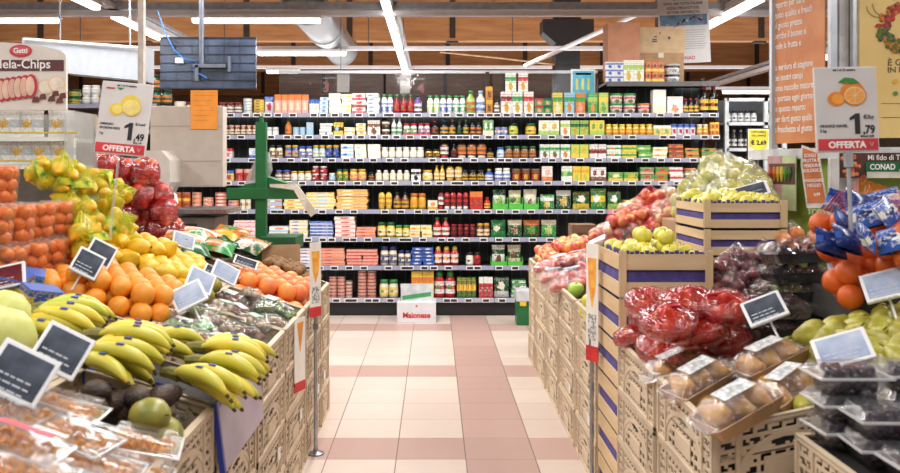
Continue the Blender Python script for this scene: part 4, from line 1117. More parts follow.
for i, (px, py) in enumerate(mp):
    fl = ('mush', 'green', 'mush', 'brown')[i % 4]
    p = on(px, py, .02); 
    wrapped(p-Vector((0, 0, .045)), (rc.uniform(-.25, .25), AL+rc.uniform(-.2, .2), rc.uniform(-.8, .8)+(1.57 if i % 3 == 0 else 0)), .14, .10, .055, fl, 'film wrapped tray of %s, %s from the left in the mushroom crates' % ({'mush': 'pale mushrooms', 'green': 'green vegetables', 'brown': 'brown mushrooms'}[fl], ORD[sorted(range(20), key=lambda q: (mp[q][0], q)).index(i)]), 'film wrapped trays in the mushroom crates', lab_c=(GLB if i % 2 == 0 else WLB))
# bags with orange and green print behind the mushrooms
for i, (px, py, c, rz, lab) in enumerate(((196, 242, 'owg', .2, 'orange printed bag lying behind the lemons'), (222, 240, 'oyg', -.2, 'orange printed bag lying beside the green bag stand'), (212, 254, 'gGo', .1, 'green printed bag lying behind the price screens'), (192, 256, 'Ggw', .5, 'dark green printed bag behind the lemon heap'),
                               (240, 252, 'Gow', -.3, 'green and orange bag leaning at the end of the row'), (236, 243, 'oGy', 1.2, 'small orange box leaning by the brown carton'), (176, 248, 'oeg', .0, 'orange bag peeping out behind the leaf of the lemons'))):
    p = on(px, py, .05); me = goods('pou', .24, .20, c, i % 4)[0][1]
    tag(link('vegetable_bag', me, None, p, (-math.pi/2+.35, .2, rz)), lab, 'bag', 'printed vegetable bags')
A = P(300, 262, 5.2); bm = bmesh.new(); bx(bm, -.12, .12, -.004, .004, 0, .13, 0, .002)
tag(link('cardboard_flap', mesh_of('cardboard_flap', bm, CARD), None, (-.96, 5.47, .90), (-.1, .0, .25)), 'brown cardboard flap standing behind the grapefruits', 'cardboard')
# blue edged clear guard leaning on the banana crate
bm = bmesh.new(); bx(bm, -.004, .004, -.30, .30, 0, .2, 0, .001); g = tag(link('crate_guard', mesh_of('crate_guard', bm, mat((170, 160, 176), .3, c2=(150, 140, 160), scale=4)), None, (-XL+.025, 2.91, .59), (0, -.12, 0)), 'clear mauve plastic guard with blue edge on the banana crate', 'guard')
bm = bmesh.new(); bx(bm, -.007, .007, -.31, .31, .195, .215); bx(bm, -.008, .008, -.315, -.295, 0, .215); link('blue_edge', mesh_of('blue_edge', bm, mat((36, 60, 160), .4)), g)
bm = bmesh.new(); bx(bm, -.15, .15, -.004, .004, 0, .05); tag(link('crate_liner', mesh_of('crate_liner', bm, mat((44, 84, 190), .4)), None, (-.94, 2.63, .83), (0, AL, .35)), 'blue plastic liner edge between the two banana crates', 'liner')
# blue and yellow printed boxes by the oranges
for i, (px, py, c, lab) in enumerate(((10, 292, 'byw', 'blue and yellow printed box at the picture edge'), (24, 288, 'bcy', 'blue printed box beside the orange heap'), (38, 306, 'byb', 'small blue and yellow box over the green bananas'))):
    me = goods('box', .13, .07, c, 3, .1)[0][1]; tag(link('fruit_box', me, None, on(px, py, .0), (.2, .2, .4*i)), lab, 'box', 'blue and yellow boxes')
# ---- mandarin buckets, three tiers
BUCK = film((255, 232, 190), .14, .15, 10, .2, tint=.15, milk=.045)
def bucket(loc, rz, label, rt=.07, h=.15):
    r = empty('mandarin_bucket', label, 'mandarin bucket', loc, (0, 0, rz), 'clear buckets of mandarins'); k = ('buck', rt, h)
    if k not in CACHE:
        bm = bmesh.new(); prof = [(rt*.78, 0), (rt, h*.96)]; lathe(bm, prof, 20, cap=False); bm2 = bmesh.new(); lathe(bm2, [(rt*1.0, h*.95), (rt*1.06, h*.955), (rt*1.06, h), (rt*.99, h)], 20, cap=False)
        CACHE[k] = (mesh_of('bucket_wall', bm, BUCK, True), mesh_of('rim', bm2, film((255, 250, 240), .5, .2, 10, .1)))
    link('bucket_wall', CACHE[k][0], r); link('rim', CACHE[k][1], r)
    for lz in range(3):
        n = 5 if lz else 4
        for i in range(n):
            a = i*2*math.pi/n + lz*.6; q = rt*(.43+.06*lz)
            fruit('mandarin', (q*math.cos(a), q*math.sin(a), .028+lz*.045), rr(), parent=r, scale=1.0)
    return r
tn = ['lowest tier', 'middle tier', 'top tier']
for k, (z, cells) in enumerate(((1.065, [(-1.60, 3.28), (-1.60, 3.46), (-1.60, 3.64), (-1.60, 3.82), (-1.75, 3.28), (-1.78, 3.80)]), (1.218, [(-1.63, 3.24), (-1.63, 3.42), (-1.63, 3.60), (-1.63, 3.78), (-1.78, 3.24), (-1.78, 3.6)]), (1.371, [(-1.70, 3.20), (-1.67, 3.36), (-1.66, 3.56), (-1.66, 3.72), (-1.8, 3.4)]))):
    for i, (x, y) in enumerate(cells):
        if k == 2 and i > 1: continue
        bucket((x, y, z), i*.7, 'clear bucket of mandarins, %s, %s' % (tn[k], ('nearest the viewer', 'second along', 'third along', 'farthest by the lemon bags', 'behind the nearest', 'behind the farthest')[i]))
# ---- net bags: fruit cluster inside a shrunk hull
def net_bag(name, kind, n, loc, rot, netm, label, group, cat, size=(.09, .07, .11), labc=None, fs=1.0, seed=0, labn='label', neck=True):
    r = empty(name, label, cat, loc, rot, group); rnd = random.Random(seed*7+n); pts = []
    rad = dict(lemon=.034, nectarine=.034, red_apple=.038, pink_apple=.038, yellow_apple=.038, orange2=.043, mandarin=.027, plum=.027, kiwi=.026)[kind]*fs
    tries = 0
    while len(pts) < n and tries < 3000:
        tries += 1; a, b = rnd.uniform(0, 2*math.pi), math.acos(rnd.uniform(-1, 1)); q = rnd.uniform(.3, 1)**.5
        p = Vector((size[0]*q*math.sin(b)*math.cos(a), size[1]*q*math.sin(b)*math.sin(a), size[2]*q*math.cos(b)))
        if all((p-o).length > rad*1.75 for o in pts): pts.append(p)
    for p in pts: fruit(kind, p, (rnd.uniform(-3, 3), rnd.uniform(-3, 3), 0), parent=r, scale=fs)
    bm = bmesh.new()
    for p in pts: bmesh.ops.create_icosphere(bm, subdivisions=2, radius=rad*1.06, matrix=Matrix.Translation(p))
    if neck:
        t = Vector((rnd.uniform(-.02, .02), 0, size[2]+rad*1.7)); bmesh.ops.create_icosphere(bm, subdivisions=1, radius=.01, matrix=Matrix.Translation(t))
    hv = bm.verts[:]; res = bmesh.ops.convex_hull(bm, input=hv); dead = [g for g in res['geom_interior'] + res['geom_unused'] if isinstance(g, bmesh.types.BMVert)]
    bmesh.ops.delete(bm, geom=list(set(dead)), context='VERTS')
    keep = [f for f in bm.faces]
    bmesh.ops.subdivide_edges(bm, edges=[e for e in bm.edges if e.calc_length() > .03], cuts=2, use_grid_fill=True)
    for v in bm.verts:   # the net sinks between the fruit
        dmin = min((v.co-p).length for p in pts)
        if dmin > rad*1.2: v.co = v.co*(1-.10) + Vector((0, 0, 0))*.10
    link('net' if netm.name.startswith('plastic_net') else 'film', mesh_of('net', bm, netm, True), r)
    if labc:
        bm = bmesh.new(); w, h = size[0]*.8, size[2]*.42; y = -size[1]-rad*.95
        q = [[bm.verts.new((w*(i/4*2-1), y+.02*abs(i/4*2-1)**2, -h/2+h*j)) for i in range(5)] for j in range(2)]
        for i in range(4): bm.faces.new((q[0][i], q[0][i+1], q[1][i+1], q[1][i]))
        link(labn, mesh_of('label', bm, labc), r)
    return r
YN = net((196, 206, 40), 300, .30, .14); RN = net((200, 26, 50), 300, .42, .30); BN = net((226, 96, 34), 300, .14, .03)
YLB = mat((222, 226, 70), .35, c2=(66, 150, 60), scale=24); RLB = mat((224, 210, 205), .35, c2=(206, 44, 54), scale=30); BLB = mat((28, 62, 170), .3, c2=(220, 226, 240), scale=26)
lb = [(86, 222, 4.15, .2, 'yellow net bag of lemons in front of the stack'), (104, 208, 4.25, -.2, 'yellow net bag of lemons in the middle with a green and white label'), (76, 186, 4.35, .9, 'yellow net bag of lemons on top beside the mandarin buckets'),
      (98, 180, 4.4, 1.4, 'yellow net bag of lemons on top below the lemon offer sign'), (112, 228, 4.1, .1, 'yellow net bag of lemons low beside the red apple tubs'), (70, 210, 4.3, .4, 'yellow net bag of lemons behind the mandarin buckets'), (112, 196, 4.45, .3, 'yellow net bag of lemons next to the red nets'), (88, 240, 4.0, 1.2, 'lowest yellow net bag of lemons just above the loose oranges'), (60, 176, 4.3, 1.0, 'yellow lemon bag at the left of the stack top'), (46, 172, 4.3, .3, 'yellow lemon bag over the mandarin buckets, outermost'), (124, 238, 4.15, .8, 'yellow net bag of lemons lowest beside the red apple tubs')]
for i, (px, py, Y, rz, lab) in enumerate(lb):
    if px < 92: Y -= .28
    net_bag('lemon_bag', 'lemon', 7, P(px, py, Y), (random.uniform(-.3, .3), random.choice((0, 1.2)), rz), YN, lab, 'yellow net bags of lemons', 'lemon bag', (.07, .05, .075), YLB, seed=i)
rb = [(106, 166, 'top tier, first beside the lemon bags'), (126, 172, 'top tier, middle'), (146, 172, 'top tier, end by the grey scale'), (124, 196, 'second tier, first'), (142, 196, 'second tier, middle'), (158, 196, 'second tier, end by the grey scale'),
      (130, 216, 'third tier, first'), (148, 214, 'third tier, middle'), (164, 212, 'third tier, end'), (142, 234, 'lowest tier, first behind the lemon heap'), (158, 232, 'lowest tier, middle'), (170, 230, 'lowest tier, end'), (84, 162, 'top tier, behind the lemon offer sign')]
REDF = film((226, 24, 38), .30, .09, 22, .8, tint=.55, milk=.13)
def red_tub(kind, loc, rot, rt, h, n, label, group, cat, name, dome=.05, lab_c=None):
    r = empty(name, label, cat, loc, rot, group); k = ('rtub', rt, h)
    if k not in CACHE:
        bm = bmesh.new(); lathe(bm, [(rt*.8, 0), (rt*.98, h)], 20, cap=True); rn = random.Random(4)
        b2 = bmesh.new(); lathe(b2, [(rt*1.02, h*.35), (rt*1.05, h*.8), (rt*1.0, h+dome*.45), (rt*.72, h+dome*.85), (rt*.3, h+dome*1.05), (.0, h+dome*1.15)], 24)
        for v in b2.verts: v.co += Vector((rn.uniform(-.003, .003), rn.uniform(-.003, .003), rn.uniform(-.005, .005)))
        b3 = bmesh.new(); tube(b3, [(rt*math.cos(t), rt*math.sin(t), h) for t in [q*2*math.pi/20 for q in range(21)]], .003, 6, caps=False)
        CACHE[k] = (mesh_of('tub_wall', bm, film((250, 220, 220), .2, .12, 12, .3), True), mesh_of('red_film', b2, REDF, True), mesh_of('rim', b3, film((255, 240, 240), .7, .2, 10, .1), True))
    link('tub_wall', CACHE[k][0], r); link('red_film', CACHE[k][1], r); link('rim', CACHE[k][2], r)
    rad = .034; per = max(3, int(n/3)+1); q = rt*.52; c0 = 0
    for i in range(n):
        lz, a = divmod(i, per); lzn = max(1, (n-1)//per)
        if lz == lzn and n % per == 1: fruit(kind, (0, 0, h+dome*.3), rr(), parent=r, scale=.9); continue
        fruit(kind, (q*math.cos(a*2*math.pi/per+lz*.7), q*math.sin(a*2*math.pi/per+lz*.7), .03+lz*(h+dome-.055)/max(1, lzn)), rr(), parent=r, scale=.9)
    bm = bmesh.new(); rn = random.Random(int(loc[1]*1000)); zt = h+dome*1.1
    a = rn.uniform(0, 3); a2 = a+1.3; tube(bm, [(-rt*.98*math.cos(a2), -rt*.98*math.sin(a2), h*.5), (-rt*.6*math.cos(a2), -rt*.6*math.sin(a2), zt*.9), (rt*.1, 0, zt+.006), (rt*.7*math.cos(a2), rt*.7*math.sin(a2), zt*.86), (rt*math.cos(a2), rt*math.sin(a2), h*.5)], .0022, 6); tube(bm, [(-rt*math.cos(a), -rt*math.sin(a), h*.7), (-rt*.55*math.cos(a), -rt*.55*math.sin(a), zt*.98), (0, 0, zt+.012), (rt*.6*math.cos(a+.5), rt*.6*math.sin(a+.5), zt*.95), (rt*1.0*math.cos(a+.5), rt*1.0*math.sin(a+.5), h*.6)], .0035, 6)
    link('red_strap', mesh_of('red_strap', bm, mat((214, 36, 44), .3), True), r)
    if lab_c:
        bm = bmesh.new(); y = -rt*1.0; bx(bm, -.025, .025, y-.006, y-.004, h*.3, h*.9, 0, .0005); link('label', mesh_of('label', bm, lab_c), r)
    return r
for i, (px, py, lab) in enumerate(rb):
    red_tub('red_apple', P(px, py, 5.0+.06*(i % 2))-Vector((0, 0, .07)), (random.uniform(-.12, .12), random.uniform(-.12, .12), random.uniform(-3, 3)), .078, .095, 8, 'red filmed tub of red apples, ' + lab, 'red filmed tubs of apples', 'apple tub', 'apple_tub', .045, RLB if i % 2 else None)
# ---------------------------------------------------------------- RIGHT SIDE
CTR = mat((186, 146, 104), .75)
pk = [(770, 352, .06, .35, (3, 1), 'brown card tray of pears under film, farthest and highest in the near crate'), (700, 372, .05, .5, (3, 1), 'brown card tray of pears under film, beside the red nectarine nets'), (738, 398, .07, .45, (3, 1), 'brown card tray of long brown pears, on top in the middle'),
      (790, 380, .03, .6, (2, 1), 'brown card tray with two russet pears, near the flat price screen'), (680, 360, .02, .3, (2, 1), 'brown card tray of pears tucked at the far rim of the near crate')]
for px, py, dz, rz, (nx, ny), lab in pk:
    wrapped(on(px, py, dz)-Vector((0, 0, .06)), (random.uniform(-.1, .15), -.3, rz), .24, .12, .085, 'p', lab, 'brown card trays of pears', tray=CTR, fr=('brown_pear', nx, ny, 1.0, True), lab_c=WLB, cat='pear tray')
for px, py, dz, lab in ((722, 424, -.03, 'loose yellow pear at the near rim under the price sticker'), (760, 410, -.02, 'loose yellow pear at the near rim beside the top tray'), (806, 406, -.02, 'loose yellow pear at the near corner of the crate'), (744, 420, -.04, 'loose yellow pear low in the near corner'), (690, 392, -.03, 'loose brown pear by the aisle rim'), (705, 405, -.04, 'loose brown pear by the aisle rim, nearer the corner'),
                    (676, 374, -.03, 'loose yellow pear at the far aisle rim'), (780, 414, -.045, 'loose yellow pear between the two near rim pears'), (765, 385, -.02, 'loose brown pear under the card trays')):
    fruit('pear' if 'yellow' in lab else 'brown_pear', on(px, py, dz), (1.4, random.uniform(-.4, .4), random.uniform(-3, 3)), lab, 'loose pears of the near crate')
heap('pear', 1, 1.22, 1.62, 2.42, 2.96, .036, -.08, lambda x, y: .02+.07*(1-((x-1.45)/.35)**2), 'green pear in the loose heap', 'loose green pears', True, 1.1)
# nectarines in red netting punnets
RN2 = film((240, 60, 60), .14, .12, 16, .6, tint=.35); NB = film((240, 150, 140), .12, .1, 14, .5, tint=.12)
REDT = mat((214, 36, 44), .3)
nb = [(632, 305, .07, 'beside the yellow apple crate'), (668, 290, .10, 'topmost at the back'), (700, 282, .09, 'at the back beside the dark plums'), (690, 322, .10, 'topmost in the middle with a green sticker'), (640, 335, .03, 'lying at the aisle rim'), (662, 345, .04, 'at the near aisle corner'), (712, 312, .06, 'next to the price screen'),
      (640, 318, .02, 'wedged by the sign stand'), (728, 340, .04, 'under the price screen'), (690, 352, .02, 'lowest, touching the pear trays'), (655, 318, .10, 'on top, left of the green sticker'), (735, 300, .03, 'half under the plum bags'), (625, 300, .05, 'deep beside the wooden crates'), (650, 300, .19, 'highest, against the front wooden crate'), (688, 300, .22, 'highest in the back row'), (724, 304, .19, 'high up beneath the plum bags'), (668, 318, .20, 'upper layer over the middle'), (704, 330, .12, 'upper layer by the pear trays')]
for i, (px, py, dz, lab) in enumerate(nb):
    p = on(px, py, dz)
    r = red_tub('nectarine', p-Vector((0, 0, .05)), (random.uniform(-.25, .25), -AR+random.uniform(-.15, .15), random.uniform(-1, 1)), .096, .055, 9, 'clear red filmed tub of nectarines ' + lab, 'red filmed tubs of nectarines', 'nectarine tub', 'nectarine_tub', .032)
    if 'green sticker' in lab and 'left' not in lab:
        bm = bmesh.new(); lathe(bm, [(.024, 0), (.024, .002), (0, .003)], 14); link('sticker', mesh_of('sticker', bm, mat((200, 226, 190), .5, c2=(70, 160, 90), scale=40)), r, (-.02, -.085, .06), (1.1, 0, 0))
for i, (px, py) in enumerate(((671, 362), (697, 343), (676, 350))):
    fruit('nectarine', on(px, py, .0), rr(), 'loose orange-red nectarine, %s' % ('at the near rim of the red nets', 'beside the pale sticker', 'lying between red nets')[i], 'loose nectarines')
# plum bags
PB = film((220, 225, 230), .14, .1, 22, .8, milk=.03)
for i, (px, py, Y, lab) in enumerate(((740, 262, 3.72, 'topmost against the raised wooden crates'), (764, 258, 3.74, 'topmost beside the stacked grape packs'), (722, 272, 3.7, 'upper row under the wooden crate corner'), (752, 280, 3.66, 'front row beside the grape packs'), (732, 288, 3.62, 'front row over the nectarines'),
                                    (760, 296, 3.6, 'lowest, behind the tilted price screen'), (712, 286, 3.72, 'lowest by the front wooden crate'), (742, 304, 3.6, 'lowest in the middle'))):
    net_bag('plum_bag', 'plum', 9, P(px, py, Y), (0, 0, i*1.0), PB, 'clear bag of dark plums, ' + lab, 'clear bags of plums', 'plum bag', (.065, .055, .045), None, seed=i+70)
# stacked grape packs in film
PBG = film((230, 234, 238), .12, .07, 14, .8, milk=.015); DTR = film((70, 72, 74), .5, .12, 12, .2, tint=.6, milk=.35)
for si, (x, y, ks, where) in enumerate(((1.40, 3.36, ('ggrape', 'ggrape', 'bgrape', 'bgrape'), 'the stack beside the blue netted oranges'), (1.24, 3.18, ('bgrape', 'bgrape'), 'the low stack behind the tilted price screen'))):
    for k, fl in enumerate(ks):
        wrapped((x+random.uniform(-.01, .01), y, zs(1, x)+.0+k*.074), (0, -.03, random.uniform(-.12, .12)), .26, .16, .08, fl, 'film wrapped pack of %s grapes, %s of %s' % ({'ggrape': 'green', 'bgrape': 'black'}[fl], ('bottom', 'second', 'third', 'top')[k] if k < len(ks)-1 else 'top', where), 'film wrapped grape packs', cat='grape pack', filmm=PBG, tray=DTR)
# black grape tubs at the near corner, stacked three high
st_ = [((1.045, 2.20), ['black', 'black', 'black'], 'the stack under the flat price screen'), ((1.225, 2.22), ['black', 'black', 'black'], 'the stack beside the green pears'), ((1.07, 2.06), ['black', 'black'], 'the short stack in front'),
       ((1.25, 2.07), ['black', 'dried2'], 'the front stack by the picture edge'), ((1.10, 1.93), ['black'], 'the single tub nearest the viewer'), ((1.28, 1.92), ['dried2'], 'the single tub in the picture corner')]
for (x, y), ks, where in st_:
    for k, kk in enumerate(ks):
        lab = {'black': 'clear tub of black grapes', 'dried2': 'clear tub of orange fruit pieces'}[kk] + (', %s in %s' % (('bottom', 'second', 'third')[k] if k < len(ks)-1 else 'topmost', where) if len(ks) > 1 else ', %s' % where)
        clamshell((x+random.uniform(-.006, .006), y, 4*(CH+.001)+.021+k*.067), (0, 0, random.uniform(-.06, .06)), .168, .125, .066, kk, lab, 'clear grape tubs of the near corner')
# wooden crates
WD = wood((226, 200, 160), (208, 176, 132), 3, 'X', .6); WDY = wood((222, 196, 156), (204, 172, 128), 3, 'Y', .6); PUR = mat((84, 74, 140), .8, c2=(70, 60, 124), scale=20)
def wooden_crate(loc, w, d, h, label, group, rz=0):
    r = empty('wooden_crate', label, 'wooden crate', loc, (0, 0, rz), group); sl = h*.36
    for y, nm in ((-d/2, 'front'), (d/2, 'back')):
        bm = bmesh.new(); s = -1 if y < 0 else 1
        bx(bm, -w/2, w/2, min(y, y+s*.006), max(y, y+s*.006), .005, sl); bx(bm, -w/2, w/2, min(y, y+s*.006), max(y, y+s*.006), h-sl, h-.002); link('end_board', mesh_of('end_board', bm, WD), r)
    for x in (-w/2, w/2):
        bm = bmesh.new(); s = -1 if x < 0 else 1
        bx(bm, min(x, x-s*.006), max(x, x-s*.006), -d/2, d/2, .005, sl); bx(bm, min(x, x-s*.006), max(x, x-s*.006), -d/2, d/2, h-sl, h-.004); link('side_slat', mesh_of('side_slat', bm, WDY), r)
    bm = bmesh.new()
    for x in (-1, 1):
        for y in (-1, 1): bx(bm, min(x*w/2, x*(w/2-.03)), max(x*w/2, x*(w/2-.03)), min(y*d/2, y*(d/2+.012)), max(y*d/2, y*(d/2+.012)), 0, h+.012)
    link('corner_post', mesh_of('corner_post', bm, wood((220, 194, 152), (202, 170, 126), 3, 'Z')), r)
    bm = bmesh.new(); hx, hy = w/2-.008, d/2-.004
    bx(bm, -hx, hx, -hy, -hy+.004, .0, h-.006); bx(bm, -hx, hx, hy-.004, hy, 0, h-.006); bx(bm, -hx, -hx+.004, -hy, hy, 0, h-.006); bx(bm, hx-.004, hx, -hy, hy, 0, h-.006); bx(bm, -hx, hx, -hy, hy, .0, h*.3)
    # scalloped paper edge
    for i in range(18):
        x = -hx+2*hx*(i+.5)/18; bx(bm, x-.008, x+.008, -hy+.012, -hy+.016, h-.02, h+.006+.006*(i % 2))
        bx(bm, -hx+.014, -hx+.018, -hy+2*hy*(i+.5)/18-.008, -hy+2*hy*(i+.5)/18+.008, h-.02, h+.006+.006*(i % 2))
    link('purple_liner', mesh_of('purple_liner', bm, PUR), r)
    return r
# stack beside the aisle
for k in range(6):
    wooden_crate((XR+.205, 3.86, k*.193+.0), .39, .46, .186, 'pale wooden crate with purple liner beside the aisle, %s' % ('bottom of its stack', 'second from the bottom', 'third from the bottom', 'fourth from the bottom', 'fifth from the bottom', 'topmost, full of yellow apples')[k], 'wooden crates beside the aisle')
for i in range(4):
    for j in range(5):
        fruit('yellow_apple', (XR+.065+i*.088, 3.69+j*.085, 5*.193+.155+random.uniform(0, .03)+(.02 if i in (1, 2) else 0)), rr(.5), 'yellow apple in the aisle side wooden crate, %s row, %s across' % (ORD[j], ORD[i]), 'yellow apples in the aisle side wooden crate')
for i, (x, y) in enumerate(((.92, 3.82), (1.0, 3.75), (1.02, 3.9), (.94, 3.96))):
    fruit('yellow_apple', (x, y, 5*.193+.245), rr(.4), 'yellow apple heaped on top in the aisle side wooden crate, %s from the near rim' % ORD[i], 'yellow apples in the aisle side wooden crate')
# inner pair
for k in range(3):
    wooden_crate((1.425, 4.22, .980+k*.125), .38, .46, .120, 'large pale wooden crate with purple liner on the inner row, %s' % ('lowest of three', 'middle of three', 'topmost, with yellow apples')[k], 'wooden crates of the inner row')
for i in range(4):
    for j in range(5):
        fruit('yellow_apple', (1.29+i*.088, 4.06+j*.085, 1.325+random.uniform(0, .03)+.006*j), rr(.5), 'yellow apple in the raised wooden crate, %s row, %s across' % (ORD[j], ORD[i]), 'yellow apples in the raised wooden crate', scale=1.1 if i != 3 else 1.0)
for i in range(3):
    bm = bmesh.new(); bx(bm, -.2, .2, -.28, .28, 0, .08, 0, .01); tag(link('support_box', mesh_of('support_box', bm, CARD), None, (1.55+(i % 2)*.01, 4.88, PLAT_R+.002+i*.082)), 'brown box under the golden apple bags, %s' % ('lowest', 'middle', 'top')[i], 'cardboard box')
# golden apples in clear bags
GB = film((245, 250, 235), .26, .1, 20, .9, milk=.12)
gb = [(700, 196, 4.7), (716, 186, 4.8), (732, 190, 4.7), (748, 196, 4.65), (762, 200, 4.6), (724, 206, 4.55), (745, 212, 4.5), (705, 210, 4.6), (764, 214, 4.5), (738, 178, 4.95), (755, 184, 4.9), (690, 206, 4.85), (718, 175, 5.05)]
GB2 = film((240, 250, 225), .3, .1, 16, 1.0, milk=.22)
for i, (px, py, Y) in enumerate(gb):
    px -= 3
    net_bag('apple_bag', 'yellow_apple', 10, P(px, py-3, Y), (random.uniform(-.4, .4), random.uniform(-.6, .6), i*1.3), GB2, 'clear bag of golden apples, %s' % ('back row by the red apple bags', 'back row beside the green label', 'middle of the raised pile with green label', 'middle behind the price screen', 'end near the poster stand', 'front row behind the wooden crate', 'front row beside the price screen', 'front corner toward the red apple bags', 'front corner by the poster stand', 'crest of the pile', 'behind the crest near the yellow price sign', 'lowest toward the tall goods wall', 'farthest at the back')[i], 'clear bags of golden apples', 'apple bag', (.105, .08, .075), mat((150, 206, 90), .4, c2=(236, 240, 220), scale=20) if i in (1, 2, 9, 12, 4) else None, seed=i+90)
for i, (px, py) in enumerate(((765, 212), (772, 204))):
    fruit('yellow_apple', P(px, py, 4.45), rr(.4), 'loose yellow apple at the pile end, %s' % ('in front', 'just behind it')[i], scale=1.15)
# loose apples at the far end by the aisle
heap('pink_apple', 1, .82, 1.16, 5.9, 6.9, .04, -.09, lambda x, y: .03+.11*(1-((x-.99)/.3)**2)*(1-((y-6.3)/.8)**2), 'red and yellow apple in the far heap', 'loose apples at the far end')
heap('yellow_apple', 1, .80, 1.12, 4.15, 4.66, .04, -.08, lambda x, y: .02, 'yellow apple in the crate behind the sign stand', 'loose yellow apples by the aisle')
for i, (px, py) in enumerate(((576, 290), (568, 283), (583, 284))):
    fruit('green_apple', on(px, py, .0), rr(.4), 'bright green apple at the aisle rim, %s' % ('nearest the sign stand', 'farther along', 'inner one')[i], 'bright green apples', scale=1.3 if i == 0 else 1.0)
PKF = film((200, 222, 240), .16, .1, 24, .8); BLT = mat((150, 200, 230), .4, c2=(236, 236, 240), scale=30)
for i, (px, py, dz, lab) in enumerate(((562, 262, .07, 'with pale blue band, nearest the loose apple heap'), (580, 258, .09, 'with pale blue band, topmost beside the price stick'), (556, 276, .03, 'with pale blue band, at the aisle rim'), (575, 275, .05, 'with pale blue band, in the middle'), (592, 264, .08, 'behind the right sign stand'), (548, 266, .04, 'at the rim near the loose heap'), (566, 285, .01, 'just behind the green apples'), (588, 280, .03, 'beside the right sign stand'))):
    r = wrapped(on(px, py, dz)-Vector((0, 0, .05)), (0, -AR, random.uniform(-.4, .4)), .20, .13, .09, 'a', 'film wrapped pack of red apples ' + lab, 'film wrapped packs of red apples', fr=('red_apple', 3, 2, .85, False), cat='apple pack', filmm=PKF, lab_c=BLT if i < 4 else None)
# red apple bags of the inner row
YT = mat((238, 190, 50), .4, c2=(40, 36, 30), scale=30)
ab = [(590, 228), (604, 222), (618, 214), (634, 204), (650, 200), (668, 198), (612, 236), (630, 226), (648, 218), (664, 212), (600, 240), (640, 232), (656, 226), (680, 200), (628, 212), (582, 240)]
for i, (px, py) in enumerate(ab):
    Y = 5.75 + .05*(i % 3) + (.25 if py < 206 else 0); py += 16 if px < 610 else 10 if px < 645 else 2
    if px < 595: px += 12
    net_bag('apple_bag', 'pink_apple', 9, P(px, py, Y), (random.uniform(-.3, .3), random.uniform(-.6, .6), i*.9), GB if i % 2 else net((214, 70, 80), 260, .2, .06), 'bag of red apples on the inner row, ' + ('lowest by the carton', 'second up beside the yellow tag', 'with a yellow tag', 'under the goods wall', 'near the top', 'topmost by the golden apples', 'front row behind yellow tag', 'front row middle', 'front row higher up', 'front row near the top', 'front row beside the price stick', 'next to the yellow apples', 'next to the price screen', 'far end of the top', 'middle of the slope', 'lowest at the aisle side')[i],
            'bags of red apples on the inner row', 'apple bag', (.095, .07, .065), YT if i in (2, 6, 8) else None, seed=i+120)
bm = bmesh.new(); bx(bm, -.30, .30, -.55, .55, 0, .10, 0, .01); tag(link('support_box', mesh_of('support_box', bm, CARD), None, (1.75, 6.0, PLAT_R+.0)), 'long brown box under the bags of red apples', 'cardboard box')
bm = bmesh.new(); bx(bm, -.10, .10, -.1, .1, 0, .26, 0, .004); c = tag(link('brown_carton', mesh_of('brown_carton', bm, mat((128, 96, 74), .7)), None, (P(582, 230, 7.25).x, 7.25, .792)), 'small dark brown carton with stamped word behind the apples', 'carton')
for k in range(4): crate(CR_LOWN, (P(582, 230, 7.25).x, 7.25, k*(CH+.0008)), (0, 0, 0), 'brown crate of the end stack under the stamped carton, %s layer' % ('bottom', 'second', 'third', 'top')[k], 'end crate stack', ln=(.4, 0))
text('STAR', .055, DARKTXT, c, (0, -.102, .15), bold=.001)
# oranges in blue net bags
ob = [(842, 252, 3.05), (872, 258, 3.0), (900, 262, 2.9), (838, 222, 3.2), (868, 228, 3.15), (896, 222, 3.0), (850, 282, 2.95), (884, 210, 3.3), (856, 205, 3.35), (902, 245, 2.8), (866, 272, 3.0)]
for i, (px, py, Y) in enumerate(ob):
    net_bag('orange_bag', 'orange2', 5, P(px, py, Y), (random.uniform(-.3, .3), random.uniform(-.5, .5), i*.8), BN, 'blue net bag of oranges ' + ('nearest the grape packs', 'in the middle of the front', 'at the picture edge above the price screen', 'second row beside the offer sign pole', 'second row under the blue label', 'second row at the picture edge', 'lowest beside the grape packs', 'on top by the picture edge', 'on top under the brown banner', 'cut by the picture edge', 'low behind the price screen')[i], 'blue net bags of oranges', 'orange bag', (.075, .06, .05), BLB if i in (3, 7, 8, 4) else None, seed=i+160)
for i, (px, py, Y, rz) in enumerate(((862, 200, 3.1, .3), (886, 198, 3.15, -.5), (848, 216, 2.95, .9), (874, 212, 2.9, -.2), (850, 236, 2.85, .4), (895, 208, 2.9, .7), (838, 200, 3.2, -.6), (872, 232, 2.8, 1.2), (832, 240, 2.9, .2), (898, 236, 2.75, -.8))):
    me = goods('pou', .13, .09, 'bwB' if i % 2 else 'BbB', 3)[0][1]
    tag(link('bag_header', me, None, P(px, py, Y)-Vector((0, 0, .05)), (-.5, .3*(-1)**i, rz)), 'crumpled blue and white printed bag header over the oranges, %s' % ('topmost by the pole', 'topmost under the banner', 'middle by the pole', 'middle with pale print', 'low by the pole', 'at the picture edge', 'beside the orange leaflet', 'in front between two oranges', 'nearest the nectarine bags', 'lowest at the picture edge')[i], 'printed wrapper', 'blue printed bag headers')
bm = bmesh.new(); bx(bm, -.25, .25, -.22, .22, 0, .12, 0, .01); tag(link('support_box', mesh_of('support_box', bm, mat((70, 66, 62), .7)), None, (1.68, 3.2, PLAT_R-.02)), 'dark box under the blue netted oranges', 'cardboard box')
